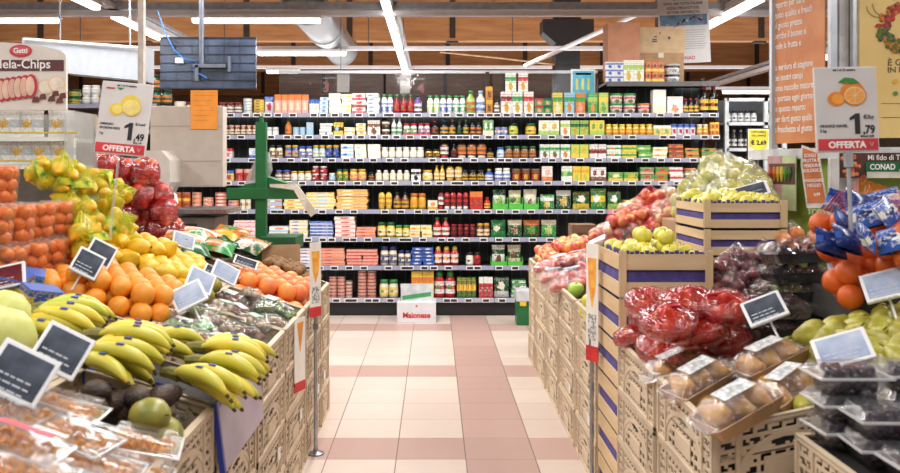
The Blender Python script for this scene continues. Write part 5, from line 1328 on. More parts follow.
for i, (px, py) in enumerate(((800, 252), (816, 246), (790, 240), (828, 256))):
    net_bag('nectarine_bag', 'nectarine', 6, P(px, py, 4.0), (0, 0, i), PB, 'clear bag of red nectarines under the poster stand, %s' % ('in front', 'beside the orange nets', 'by the wooden crate', 'touching the blue nets')[i], 'clear bags of nectarines', 'nectarine bag', (.06, .05, .04), None, seed=i+190)
# ================================================================ SIGNS, SCREENS, STANDS
SCR = mat((58, 64, 76), .12, c2=(96, 104, 118), scale=9); SCRP = mat((150, 166, 196), .12, c2=(196, 206, 222), scale=8); SCRR = mat((120, 30, 40), .15, c2=(70, 20, 30), scale=8)
FRAMEW = mat((232, 234, 236), .35, var=.03)
def face_mat(p, q, r, s):
    return None
def screen(c, rot, w, h, label, scr=SCR, grp='electronic price screens on the produce'):
    r = empty('price_screen', label, 'price screen', c, rot, grp)
    bm = bmesh.new(); bx(bm, -w/2, w/2, 0, .012, -h/2, h/2, 0, .004); link('frame', mesh_of('frame', bm, FRAMEW), r)
    s = link('display', box_mesh('display', w*.84, .002, h*.80, scr, .0004), r, (0, -.0006, -h*.40))
    bm = bmesh.new(); rnd = random.Random(len(label))
    for i in range(4):
        z = h*(.26-.13*i); x = -w*.36
        while x < w*.2:
            l = rnd.uniform(.06, .16)*w; bx(bm, x, x+l, -.0014, -.0008, z, z+h*.035); x += l+w*.03
    link('printed_line', mesh_of('printed_line', bm, mat((190, 196, 206), .5)), s)
    bm = bmesh.new(); tube(bm, [(0, .012, -h*.2), (0, .04, -h*.5), (0, .05, -h*.5-.05)], .004, 6); link('holder', mesh_of('holder', bm, FRAMEW), r)
    return r
R = math.radians
sc = [ # px, py, dz, rot(x lean back, y roll, z yaw), w, h
 (88, 263, .13, (-30, 30, 22), .105, .105, 'dark price screen tilted between oranges and lemons, in front', SCR, 3.3),
 (101, 253, .16, (-30, 30, 22), .105, .105, 'dark price screen tilted between oranges and lemons, just behind its twin', SCR, 3.45),
 (62, 350, .16, (-32, 30, 15), .125, .120, 'dark price screen over the bananas, the right one of the pair', SCR, 0),
 (20, 373, .14, (-32, 30, 15), .14, .125, 'dark price screen over the dried fruit tubs, the left one of the pair', SCR, 0),
 (6, 276, .14, (-30, -12, 10), .13, .09, 'red faced price screen at the picture edge under the mandarins', SCRR, 3.1),
 (188, 295, .12, (-48, -24, 20), .13, .115, 'pale price screen lying low over the coconuts', SCRP, 0),
 (201, 280, .13, (-40, 28, 22), .12, .11, 'pale price screen standing behind another beside the lemons', SCRP, 0),
 (226, 272, .12, (-40, 30, 20), .13, .10, 'pale blue price screen with red corner by the grapefruits', SCRP, 0),
 (246, 262, .12, (-45, 20, 10), .13, .06, 'price screen lying above the grapefruits', SCR, 0),
 (214, 272, .10, (-40, 30, 20), .10, .06, 'dark price screen half hidden behind the pale blue one', SCR, 0),
 (184, 240, .14, (-35, 20, 30), .12, .09, 'white backed price screen beside the lemon leaf', SCRP, 0),
 (764, 308, .19, (-52, -24, -15), .13, .11, 'dark price screen tilted between nectarines and grapes', SCR, 0),
 (842, 348, .13, (-55, -20, -20), .15, .12, 'pale price screen over the green pears', SCRP, 0),
 (884, 284, .20, (-52, -18, -25), .13, .125, 'pale price screen under the blue netted oranges', SCRP, 0),
 (842, 261, .20, (-50, -10, -20), .11, .07, 'pale price screen beside the top grape pack', SCRP, 0),
 (749, 191, .0, (-50, -16, -15), .19, .10, 'price screen lying against the golden apple bags', SCR, 4.35),
 (596, 240, .22, (-60, -26, -30), .12, .06, 'price stick sloping up over the packed red apples', FRAMEW, 0),
 (658, 230, .0, (-55, -20, -20), .15, .05, 'price screen lying between red apple bags and the raised crate', SCR, 5.2),
]
for px, py, dz, (a, b, c), w, h, lab, m, Y in sc:
    p = P(px, py, Y) if Y else on(px, py, dz)
    screen(p, (R(a), R(b), R(c)), w, h, lab, m)
# lemon leaf
bm = bmesh.new(); pts = [(0, 0), (.02, .018), (.05, .024), (.08, .014), (.1, 0), (.08, -.014), (.05, -.022), (.02, -.016)]
a_ = [bm.verts.new((x, y, .01*math.sin(x*40))) for x, y in pts]; bm.faces.new(a_); bmesh.ops.solidify(bm, geom=bm.faces[:], thickness=.0012)
tag(link('lemon_leaf', mesh_of('lemon_leaf', bm, mat((50, 110, 50), .35, c2=(30, 84, 38), scale=20)), None, on(176, 242, .12), (.9, .2, .4)), 'dark green leaf on top of the lemons', 'leaf')

# offer signs
def offer(px0, px1, py0, py1, Y, tilt, roll, label, fr, price, cents, big=False, lines=()):
    w, h = (px1-px0)*Y/F, (py1-py0)*Y/F; c = P((px0+px1)/2, (py0+py1)/2, Y)
    r = empty('offer_sign', label, 'offer sign', (c.x, c.y, c.z-h/2), (R(tilt), R(roll), 0))
    bm = bmesh.new(); bx(bm, -w/2, w/2, 0, .012, 0, h, 0, .005); link('board', mesh_of('board', bm, mat((214, 210, 208), .35, var=.03)), r)
    bm = bmesh.new(); bx(bm, -w*.475, w*.475, -.002, .001, h*.02, h*.155, 0, .0005); bd = link('red_band', mesh_of('red_band', bm, mat((214, 62, 70), .4)), r)
    text('OFFERTA', h*.105, WTXT, bd, (-w*.02, -.0026, h*.05), bold=.0012)
    bm = bmesh.new()
    for k in (-1, 1): tube(bm, [(w*.37+k*.006, -.0026, h*.11), (w*.37, -.0026, h*.06)], .002, 6)
    link('heart_mark', mesh_of('heart_mark', bm, mat((232, 150, 150), .5)), bd)
    pc = empty_part('picture', r)
    rind, flesh = fr
    for (cx, cz, rx, rz_, m, yy) in ((-.16, .62, .14, .085, rind, .0), (.10, .70, .19, .13, rind, -.0008), (.13, .66, .19, .12, rind, -.0016), (.13, .66, .165, .10, mat((250, 240, 200), .5), -.0022), (.13, .66, .150, .09, flesh, -.0028), (-.14, .62, .10, .06, flesh, -.0012)):
        bm = bmesh.new(); prism(bm, ell(cx*w, cz*h, rx*w, rz_*h, 22), -.0015+yy, .0+yy); link('fruit_slice', mesh_of('fruit_slice', bm, m), pc)
    bm = bmesh.new()
    for k in range(8):
        a = k*math.pi/4; tube(bm, [(.13*w, -.0046, .66*h), (.13*w+.145*w*math.cos(a), -.0046, .66*h+.087*h*math.sin(a))], .0008, 4)
    link('segment_line', mesh_of('segment_line', bm, mat((252, 244, 214), .5)), pc)
    bm = bmesh.new(); u = h*.24; prism(bm, [(w*.12, h*.21), (w*.20, h*.21), (w*.20, h*.21+u), (w*.14, h*.21+u), (w*.04, h*.21+u*.80), (w*.04, h*.21+u*.66), (w*.12, h*.21+u*.76)], -.002, .0); link('price_figure', mesh_of('price_figure', bm, DARKTXT), r)
    text(cents, h*.135, DARKTXT, r, (w*.34, -.001, h*.215), bold=.0012, name='price_figure', sx=.85)
    for (s_, sz, x, z) in lines: text(s_, h*sz, mat((70, 66, 74), .6), r, (w*x, -.001, h*z), align='LEFT', bold=.0004)
    return r, w, h
def empty_part(name, parent):
    bm = bmesh.new(); bx(bm, -.001, .001, 0, .0005, .0, .001); o = link(name, mesh_of(name, bm, WHITE), parent); o.location = (0, -.0005, 0); return o
LEMC = mat((240, 206, 70), .5, var=.05); LEMF = mat((246, 224, 120), .5, var=.05); ORC = mat((238, 138, 44), .5, var=.05); ORF = mat((250, 170, 70), .5, var=.05)
r, w, h = offer(93, 145, 81, 155, 3.75, -6, 5, 'white offer sign with cut lemons priced 1,49 above the lemon bags', (LEMC, LEMF), '1', ',49', lines=(('AMMASSO', .04, -.44, .40), ('SFUSIONE RETE', .04, -.44, .345), ('1 kg', .035, -.44, .27), ('€/conf', .05, .24, .42), ('dal 1 al 15 ottobre', .035, -.2, .94), ('€/kg 1,49', .03, .24, .172)))
bm = bmesh.new(); bx(bm, -w*.40, -w*.24, -.002, 0, h*.895, h*.915); link('red_mark', mesh_of('red_mark', bm, REDP), r)
bm = bmesh.new(); prism(bm, [(-w*.20, h*.92), (-w*.06, h*.92), (-w*.13, h*.885)], -.002, 0); link('green_mark', mesh_of('green_mark', bm, mat((60, 150, 80), .5)), r)
bm = bmesh.new(); tube(bm, [(0, .0, 0), (0, .01, -.3), (.0, .02, -.36)], .006, 8); link('pole', mesh_of('pole', bm, film((240, 240, 240), .6, .1, 5, 0)), r)
r, w, h = offer(817, 880, 66, 152, 2.9, -3, -1.0, 'white offer sign with cut orange priced 1,79 above the blue nets', (ORC, ORF), '1', ',79', lines=(('ARANCE NAVEL', .045, -.44, .29), ('2 kg', .045, -.44, .235), ('€/kg', .065, .26, .385), ('€/conf. 3,58', .032, .20, .172), ('dal 1 al 15 ottobre', .035, -.2, .95)))
bm = bmesh.new(); prism(bm, [(-w*.12, h*.82), (-.02*w, h*.87), (.12*w, h*.86), (.22*w, h*.80), (.06*w, h*.79)], -.004, -.001); link('leaf', mesh_of('leaf', bm, mat((70, 140, 60), .5)), r)
bm = bmesh.new(); tube(bm, [(-.0, .004, 0), (0, .006, -.32)], .007, 8); bx(bm, -.012, .012, -.006, .012, -.05, .0); link('pole', mesh_of('pole', bm, mat((196, 200, 204), .3, .4)), r)

# sign stands by the aisle
STRP = mat((240, 236, 230), .4, var=.04)
def stand(x, y, zt, z0, z1, rz, label, bent=0):
    r = empty('sign_stand', label, 'sign stand', (x, y, 0), (0, 0, 0))
    bm = bmesh.new(); tube(bm, [(0, 0, .012), (0, 0, zt)], .010, 10); link('pole', mesh_of('pole', bm, mat((176, 178, 182), .3, .7)), r)
    bm = bmesh.new(); lathe(bm, [(.045, 0), (.045, .008), (.014, .016), (.012, .03)], 16); link('foot', mesh_of('foot', bm, STEEL), r)
    bm = bmesh.new(); bx(bm, -.014, .014, -.014, .014, zt*.6, zt*.6+.03); link('collar', mesh_of('collar', bm, STEEL), r)
    p = empty('hanging_card', 'white carrot card with red foot, on the %s' % label, 'sign card', (x-.0, y-.02, 0), (0, 0, rz))
    bm = bmesh.new(); bx(bm, -.042, .042, -.003, .0, z0, z1, 0, .001); link('card', mesh_of('card', bm, STRP), p)
    hh = z1-z0
    for nm, m, a, b, q in (('carrot_print', mat((238, 150, 60), .5, c2=(244, 190, 80), scale=30), .45, .88, .03), ('red_foot', mat((216, 50, 54), .5), 0.0, .13, .042), ('price_print', mat((130, 128, 130), .5, c2=(230, 228, 226), scale=90), .18, .4, .028)):
        bm = bmesh.new(); 
        if nm == 'carrot_print': prism(bm, [(-.03, z0+hh*b), (.03, z0+hh*b), (.024, z0+hh*.62), (.0, z0+hh*a), (-.022, z0+hh*.62)], -.0045, .0015)
        else: bx(bm, -q, q, -.0045, .0015, z0+hh*a, z0+hh*b)
        link(nm, mesh_of(nm, bm, m), p)
    return r
stand(-XL+.03, 4.6, 1.10, .73, 1.12, .95, 'steel stand left of the aisle')
stand(XR-.03, 4.03, 1.15, .62, 1.16, -1.05, 'steel stand right of the aisle')
p = empty('hanging_card', 'white card with red foot hanging low on the left crates', 'sign card', (-XL+.02, 4.12, 0), (0, 0, 1.22))
bm = bmesh.new(); bx(bm, -.05, .05, -.002, .002, .46, .80); link('card', mesh_of('card', bm, STRP), p)
bm = bmesh.new(); bx(bm, -.05, .05, -.003, .003, .455, .50); link('red_foot', mesh_of('red_foot', bm, REDP), p)
bm = bmesh.new(); prism(bm, [(-.03, .78), (.03, .78), (0, .64)], -.0035, .0035); link('carrot_print', mesh_of('carrot_print', bm, mat((238, 160, 70), .5)), p)

# dried apple display on the far left
X0, X1, Y = -2.55, P(66, 0, 4.2).x, 4.2
zt, zm, zb = P(0, 42, Y).z, P(0, 62, Y).z, P(0, 110, Y).z
r = empty('snack_display', 'tall white snack display with apple chip header behind the mandarins', 'display rack', (0, Y, 0))
poly = [(X0, zb), (X1, zb), (X1, zm+.03)] + [(X1-(X1-X0)*.5*(1-math.cos(a*math.pi/2/8))-.0, zm+.03+(zt-zm-.03)*math.sin(a*math.pi/2/8)) for a in range(1, 9)] + [(X0, zt-.02)]
bm = bmesh.new(); prism(bm, poly, 0, .02); hd = link('header_board', mesh_of('header_board', bm, mat((226, 218, 210), .5, var=.03)), r)
z1, z2 = P(0, 60, Y).z, P(0, 71, Y).z
bm = bmesh.new(); bx(bm, X0, X1-.01, -.003, 0, z2, z1); bd = link('title_band', mesh_of('title_band', bm, mat((104, 56, 60), .5)), hd)
text('Mela-Chips', .062, WTXT, bd, (P(24, 0, Y).x-.01, -.0045, z2+.013), bold=.0008)
c = P(21, 51, Y); bm = bmesh.new(); prism(bm, ell(c.x, c.z, .054, .03, 26), -.004, 0); lg = link('red_logo', mesh_of('red_logo', bm, REDP), hd)
bm = bmesh.new(); prism(bm, ell(c.x, c.z+.002, .046, .023, 26), -.0046, -.003); link('logo_ring', mesh_of('logo_ring', bm, mat((224, 96, 98), .5)), lg)
text('Gatti', .034, WTXT, lg, (c.x, -.006, c.z-.010), bold=.001)
RA = [mat(q, .5, var=.1) for q in ((196, 60, 66), (236, 190, 170), (170, 50, 60), (240, 206, 180))]
for i in range(7):
    c = P(-4+i*6.0, 91-i*.8, Y); bm = bmesh.new(); prism(bm, ell(c.x, c.z, .03, .058, 20), -.002-.001*i, -.001-.001*i); f = link('apple_slice', mesh_of('apple_slice', bm, RA[0]), hd)
    bm = bmesh.new(); prism(bm, ell(c.x-.006, c.z, .022, .046, 20), -.0026-.001*i, -.0016-.001*i); link('slice_flesh', mesh_of('slice_flesh', bm, RA[1 if i % 2 else 3]), f)
for i, (px, py, rr_) in enumerate(((46, 87, .04), (57, 84, .042), (61, 93, .03))):
    c = P(px, py, Y); bm = bmesh.new(); prism(bm, ell(c.x, c.z, rr_, rr_*.95, 20), -.003-.001*i, -.001-.001*i); f = link('apple_slice', mesh_of('apple_slice', bm, RA[3]), hd)
    bm = bmesh.new(); prism(bm, ell(c.x, c.z, rr_*.82, rr_*.78, 20), -.0036-.001*i, -.0016-.001*i); link('slice_flesh', mesh_of('slice_flesh', bm, mat((246, 232, 214), .5)), f)
for i, (px, py) in enumerate(((36, 100), (43, 97), (52, 99), (60, 101), (56, 94), (63, 96))):
    c = P(px, py, Y); bm = bmesh.new(); prism(bm, [(c.x-.018, c.z-.012), (c.x+.02, c.z-.01), (c.x+.012, c.z+.016), (c.x-.01, c.z+.012)], -.0075, -.006); link('chocolate_chip', mesh_of('chocolate_chip', bm, mat((112, 62, 56), .5)), hd)
ZS = [P(0, 137, Y).z, P(0, 165, Y).z, .95, .55, .15]
for i, z in enumerate(ZS):
    bm = bmesh.new(); bx(bm, X0, X1+.0, .0, .34, z-.02, z); s = link('shelf', mesh_of('shelf', bm, WHITE), r)
    bm = bmesh.new(); tube(bm, [(X0, -.006, z+.02), (X1+.06, -.006, z+.02)], .004, 6); link('yellow_rail', mesh_of('yellow_rail', bm, mat((214, 184, 60), .4)), s)
bm = bmesh.new(); bx(bm, X1, X1+.012, -.02, .36, 0, zb); link('side_panel', mesh_of('side_panel', bm, film((225, 225, 225), .45, .3, 8, .2)), r)
bm = bmesh.new(); bx(bm, X0, X1, .34, .36, 0, zb); link('back_panel', mesh_of('back_panel', bm, mat((150, 146, 142), .6)), r)
BAGM = mat((206, 200, 194), .2, c2=(160, 152, 146), scale=9, bump=.5, bscale=14, coat=.4)
for rw, z in enumerate(ZS[:2]):
    for i, px in enumerate((3, 26, 56, -24) if rw == 0 else (-6, 16, 38, 58)):
        w_ = .13; me = goods('pou', w_, .13, 'wsm', 3)[0][1]
        p_ = P(px, 0, Y); o = tag(link('chips_bag', me, None, (p_.x, Y+.06, z+.002), (0, 0, .1*(i-1))), 'white foil bag of apple chips on the %s display shelf, %s' % (('upper', 'lower')[rw], ('far from the side panel', 'next toward the middle', 'middle right', 'outermost')[i] if rw else ('middle', 'beside the corner bag', 'nearest the side panel', 'outermost')[i]), 'snack bag', 'foil bags of apple chips')
# grey hood panel behind
_A, _B = P(22, 0, 8.3), P(145, 0, 7.6)
def hp(px, py):
    k = (px-VX)/F; t = (_A.x-k*_A.y)/((_A.x-_B.x)-k*(_A.y-_B.y)); return P(px, py, _A.y+(_B.y-_A.y)*t)
p = [hp(22, 38), hp(145, 47), hp(145, 81), hp(66, 73), hp(22, 68)]
bm = bmesh.new()
f = [bm.verts.new(v) for v in p]; b_ = [bm.verts.new(v+Vector((.0, .25, 0))) for v in p]
bm.faces.new(list(reversed(f))); bm.faces.new(b_)
for i in range(5): bm.faces.new((f[i], f[(i+1) % 5], b_[(i+1) % 5], b_[i]))
bmesh.ops.recalc_face_normals(bm, faces=bm.faces[:])
o = tag(link('hood_panel', mesh_of('hood_panel', bm, mat((176, 182, 190), .45, var=.04))), 'long pale grey hood hanging behind the lemon sign post', 'hood')
bm = bmesh.new(); tube(bm, [P(24, 39, 8.25), P(145, 48, 7.55)], .012, 8); link('top_edge', mesh_of('top_edge', bm, WHITE), o)
bm = bmesh.new(); tube(bm, [P(60, 44, 8.4), Vector((P(60, 44, 8.4).x, 8.4, 4.7))], .01, 6); tube(bm, [P(130, 47, 7.8), Vector((P(130, 47, 7.8).x, 7.8, 4.7))], .01, 6); link('hanger_rod', mesh_of('hanger_rod', bm, STEEL), o)
# hanging post in front of it
A, B = P(137, 0, 6.0), P(144, 84, 6.0); bm = bmesh.new(); bx(bm, P(137.5, 0, 6).x, P(143.5, 0, 6).x, 6.0, 6.05, .0, 4.72, 0, .004)
o = tag(link('white_post', mesh_of('white_post', bm, mat((216, 206, 196), .5))), 'slim off-white post rising behind the lemon offer sign', 'post')
bm = bmesh.new(); bx(bm, P(136, 0, 6).x, P(145, 0, 6).x, 5.99, 6.06, 0, .03); link('base_plate', mesh_of('base_plate', bm, WHITE), o)
# dark grid panel hanging
Yp = 7.4; A, B = P(160, 37, Yp), P(256, 89, Yp)
r = empty('hanging_screen', 'dark blue-grey gridded panel hanging from the ceiling beside the post', 'hanging panel', ((A.x+B.x)/2, Yp, B.z), (0, R(0), .0)); w, h = B.x-A.x, A.z-B.z
bm = bmesh.new(); bx(bm, -w/2, w/2, 0, .03, 0, h, 0, .004); link('panel', mesh_of('panel', bm, mat((72, 84, 106), .2, c2=(40, 48, 64), scale=3.5)), r)
bm = bmesh.new()
for i in range(1, 6): bx(bm, -w/2, w/2, -.004, 0, h*i/6-.003, h*i/6+.003)
for i in range(1, 6): bx(bm, -w/2+w*i/6-.0012, -w/2+w*i/6+.0012, -.003, 0, .0, h)
bx(bm, -w/2, w/2, -.006, .032, h-.012, h); bx(bm, -w/2, w/2, -.006, .032, 0, .01)
link('grid_bar', mesh_of('grid_bar', bm, mat((28, 32, 44), .4)), r)
bm = bmesh.new(); tube(bm, [(-.05, -.02, h*.45), (-.05, -.02, 3.3-B.z)], .022, 10); bx(bm, -.12, .16, -.05, -.005, h*.40, h*.47); bx(bm, -.10, -.07, -.05, -.005, h*.15, h*.45); bx(bm, .18, .20, -.05, -.01, h*.32, h*.62); link('mounting_arm', mesh_of('mounting_arm', bm, mat((110, 116, 128), .4, .4)), r)
bm = bmesh.new(); tube(bm, [(-.42, -.03, h*1.5), (-.36, -.03, h*1.1), (-.28, -.04, h*.75), (-.18, -.04, h*.55), (-.08, -.04, h*.52), (-.12, -.04, h*.35), (0, -.04, h*.2)], .006, 6); link('blue_cable', mesh_of('blue_cable', bm, mat((40, 110, 190), .4)), r)
bm = bmesh.new(); bx(bm, -.26, -.20, -.07, -.02, h*.48, h*.58, 0, .004); link('junction_box', mesh_of('junction_box', bm, WHITE), r)

# weighing scale station
Ys = 6.2
r = empty('weighing_scale', 'beige customer weighing scale seen from behind, with orange notice', 'scale', (P(190, 0, Ys).x, Ys, 0)); ox = P(190, 0, Ys).x
BEI = mat((196, 184, 172), .45, var=.04); BEI2 = mat((214, 206, 196), .45, var=.04)
def rel(px, py, Y): v = P(px, py, Y); return (v.x-ox, v.z)
bm = bmesh.new(); x0, z1 = rel(150, 106, Ys); x1, z0 = rel(223, 187, Ys); bx(bm, x0, x1, 0, .12, z0, z1, 0, .008); bx(bm, x0+.002, x1-.002, -.004, 0, rel(0, 125, Ys)[1]-.006, rel(0, 125, Ys)[1]); bx(bm, x0+.02, x1-.02, -.004, 0, rel(0, 160, Ys)[1]-.006, rel(0, 160, Ys)[1]); link('rear_housing', mesh_of('rear_housing', bm, BEI), r)
q = [rel(152, 151, Ys-.1), rel(168, 151, Ys-.1), rel(176, 160, Ys-.1), rel(177, 182, Ys-.1), rel(170, 196, Ys-.1), rel(152, 196, Ys-.1)]
bm = bmesh.new(); prism(bm, q, -.25, 0); link('printer_housing', mesh_of('printer_housing', bm, BEI2), r)
bm = bmesh.new(); x0, z1 = rel(173, 208, Ys-.2); x1, z0 = rel(232, 213, Ys-.2); bx(bm, x0, x1, -.35, .1, z0, z1, 0, .004); link('weighing_plate', mesh_of('weighing_plate', bm, mat((176, 176, 174), .25, .8)), r)
bm = bmesh.new(); x0, z1 = rel(172, 216, Ys-.1); x1, z0 = rel(222, 234, Ys-.1); bx(bm, x0, x1, -.3, .08, z0, z1, 0, .006); b = link('scale_body', mesh_of('scale_body', bm, mat((122, 112, 104), .5)), r)
bm = bmesh.new(); bx(bm, x0+.02, x1-.12, -.303, -.299, z0+.05, z0+.085); link('vent_slot', mesh_of('vent_slot', bm, DKM), b)
bm = bmesh.new(); bx(bm, rel(168, 0, Ys)[0], rel(230, 0, Ys)[0], -.30, .3, 0, z0-.002, 0, .006); link('cabinet', mesh_of('cabinet', bm, mat((110, 104, 100), .5)), r)
x0, z1 = rel(190, 90, Ys-.02); x1, z0 = rel(217, 129, Ys-.02)
bm = bmesh.new(); bx(bm, x0, x1, -.006, -.002, z0, z1); s = link('orange_notice', mesh_of('orange_notice', bm, mat((250, 160, 60), .6, var=.04)), r)
bm = bmesh.new()
for i in range(6): bx(bm, x0+.02, x1-.02-.02*(i % 3), -.0066, -.006, z1-.04-i*.035, z1-.037-i*.035)
link('printed_line', mesh_of('printed_line', bm, mat((226, 136, 44), .6)), s)
bm = bmesh.new(); lathe(bm, [(.05, 0), (.06, .05), (.05, .11), (.02, .13)], 12); tag(link('paper_roll', mesh_of('paper_roll', bm, WHITE), None, (P(176, 0, 6.0).x, 5.85, P(0, 211, 5.85).z+.0)), 'crumpled white plastic bag bundle lying on the weighing plate', 'plastic bag')

# green bag dispenser stand
Yg = 5.75; gx = P(260.5, 0, Yg).x
r = empty('bag_dispenser', 'green cross shaped bag dispenser stand at the end of the left island', 'bag dispenser', (gx, Yg, 0))
def gz(py): return P(0, py, Yg).z
bm = bmesh.new(); bx(bm, -.035, .035, 0, .06, 0, gz(122), 0, .004); link('post', mesh_of('post', bm, GREEN), r)
bm = bmesh.new(); bx(bm, -.012, .012, .01, .05, gz(122), gz(116)); link('top_peg', mesh_of('top_peg', bm, GREEN), r)
bm = bmesh.new(); x0, x1 = P(227, 0, Yg).x-gx, P(299, 0, Yg).x-gx; bx(bm, x0, x1, -.02, .0, gz(199), gz(188), 0, .003); link('front_arm', mesh_of('front_arm', bm, GREEN), r)
bm = bmesh.new(); prism(bm, [(P(246, 0, Yg).x-gx, gz(184)), (P(254, 0, Yg).x-gx, gz(183)), (P(256, 0, Yg).x-gx, gz(190)), (P(235, 0, Yg).x-gx, gz(190))], .0, .25); prism(bm, [(P(262, 0, Yg).x-gx, gz(176)), (P(296, 0, Yg).x-gx, gz(187)), (P(292, 0, Yg).x-gx, gz(190)), (P(262, 0, Yg).x-gx, gz(186))], .06, .25); link('side_arm', mesh_of('side_arm', bm, GREEN), r)
bm = bmesh.new(); bx(bm, P(262, 0, Yg).x-gx, P(298, 0, Yg).x-gx, -.1, .25, gz(249), gz(236), 0, .004); bx(bm, P(238, 0, Yg).x-gx, P(257, 0, Yg).x-gx, 0, .2, gz(249), gz(240), 0, .004); link('tray_box', mesh_of('tray_box', bm, mat((26, 92, 50), .5)), r)
bm = bmesh.new(); bx(bm, -.25, .25, -.15, .25, 0, .03, 0, .006); link('base_plate', mesh_of('base_plate', bm, GREEN), r)
PBM = film((236, 238, 232), .62, .3, 20, .8)
bm = bmesh.new(); g = [P(*q, Yg+.1) for q in ((268, 152), (271, 170), (266, 182), (262, 184), (250, 186), (244, 186), (249, 172), (256, 158), (262, 152))]
prism(bm, [(v.x, v.z) for v in g], Yg+.10, Yg+.16); tag(link('plastic_bag', mesh_of('plastic_bag', bm, PBM)), 'thin white plastic bag draped behind the green post', 'plastic bag')
bm = bmesh.new(); g = [P(*q, Yg-.05) for q in ((270, 184), (296, 184), (300, 188), (306, 196), (317, 212), (311, 217), (302, 204), (294, 190), (280, 188), (270, 187))]
prism(bm, [(v.x, v.z) for v in g], Yg-.06, Yg-.045); tag(link('plastic_bag', mesh_of('plastic_bag', bm, mat((226, 220, 206), .4, bump=.6, bscale=40))), 'loose cream plastic bag hanging down from the green arm', 'plastic bag')

# display carton and green bin at the foot of the goods wall
Yc = 8.55; A, B = P(397, 297, Yc), P(436, 318, Yc)
r = empty('display_carton', 'white display carton with red word standing before the goods wall', 'display carton', ((A.x+B.x)/2, Yc, 0)); w = B.x-A.x
bm = bmesh.new(); bx(bm, -w/2, w/2, 0, .3, .0, .20, 0, .004); link('carton_body', mesh_of('carton_body', bm, mat((216, 218, 222), .5, var=.04)), r)
text('Maionese', .075, REDP, r, (.0, -.002, .05), bold=.0025, sx=.95)
bm = bmesh.new(); lathe(bm, [(.01, 0), (.01, .002)], 10); link('red_mark', mesh_of('red_mark', bm, REDP), r, (0, -.001, .165), (R(90), 0, 0))
bm = bmesh.new(); bx(bm, -w/2+.03, w/2-.03, .1, .104, .2, .37); bx(bm, -w/2+.03, -w/2+.034, .1, .28, .2, .33); link('raised_flap', mesh_of('raised_flap', bm, mat((206, 210, 214), .5)), r)
bm = bmesh.new(); prism(bm, [(-w/2+.05, .21), (w/2-.05, .25), (w/2-.05, .29), (-w/2+.05, .25)], .096, .099); link('green_stripe', mesh_of('green_stripe', bm, mat((60, 150, 90), .5)), r)
Yb = 8.4; A, B = P(516, 300, Yb), P(530, 321, Yb)
r = empty('floor_bin', 'small green bin with white top beside the right crates', 'bin', ((A.x+B.x)/2, Yb, 0))
bm = bmesh.new(); bx(bm, -.06, .07, 0, .2, 0, .23, 0, .006); link('bin_body', mesh_of('bin_body', bm, GREEN), r)
bm = bmesh.new(); bx(bm, -.065, .075, -.01, .2, .232, .34, 0, .006); link('white_top', mesh_of('white_top', bm, mat((206, 210, 216), .5)), r)
bm = bmesh.new(); bx(bm, -.03, .03, -.012, 0, .19, .23); link('yellow_label', mesh_of('yellow_label', bm, mat((236, 200, 50), .5)), r)

# poster hanging from the ceiling
Yp = 9.9; A, B = P(660, -6, Yp), P(711, 63, Yp); w, h = B.x-A.x, A.z-B.z
r = empty('hanging_poster', 'large white store poster with blue picture hung from the ceiling', 'poster', ((A.x+B.x)/2, Yp, B.z), (0, R(-2.5), 0))
bm = bmesh.new(); bx(bm, -w/2, w/2, 0, .006, 0, h); link('sheet', mesh_of('sheet', bm, mat((222, 222, 224), .5, var=.02)), r)
for i, (t_, sz) in enumerate((('SAN MICHELE', .044), ('SONO 100% TUTTE ITALIANE', .040), ('SCEGLI I PRODOTTI DEL', .040), ('SETTORE ORTOFRUTTA', .040))): text(t_, sz, DARKTXT, r, (0, -.001, h*.91-.05*i), bold=.0007, sx=.85)
bm = bmesh.new(); bx(bm, -w*.46, w*.46, -.002, 0, h*.545, h*.70); pc = link('blue_picture', mesh_of('blue_picture', bm, mat((70, 104, 140), .5, c2=(110, 150, 180), scale=7)), r)
rnd = random.Random(2)
for cc in ((230, 234, 240), (214, 90, 90), (120, 180, 220)):
    bm = bmesh.new()
    for i in range(14): x = rnd.uniform(-w*.36, w*.38); z = h*(.60+.05*math.sin(x*14)+rnd.uniform(-.015, .02)); bx(bm, x-.012, x+.012, -.004, -.002, z-.008, z+.009)
    link('picture_figure', mesh_of('picture_figure', bm, mat(cc, .5)), pc)
bm = bmesh.new()
for i in range(9): bx(bm, -w*.03, w*.42-.01*(i % 3), -.0015, 0, h*(.47-.033*i), h*(.475-.033*i))
link('printed_line', mesh_of('printed_line', bm, mat((150, 150, 158), .5)), r)
text('CONAD', .055, REDP, r, (w*.02, -.001, h*.05), bold=.0014)
bm = bmesh.new(); tube(bm, [(-w*.4, 0, h), (-w*.4, 0, 4.7-B.z)], .002, 4); tube(bm, [(w*.4, 0, h), (w*.4, 0, 4.7-B.z)], .002, 4); link('hanging_string', mesh_of('hanging_string', bm, GREYM), r)

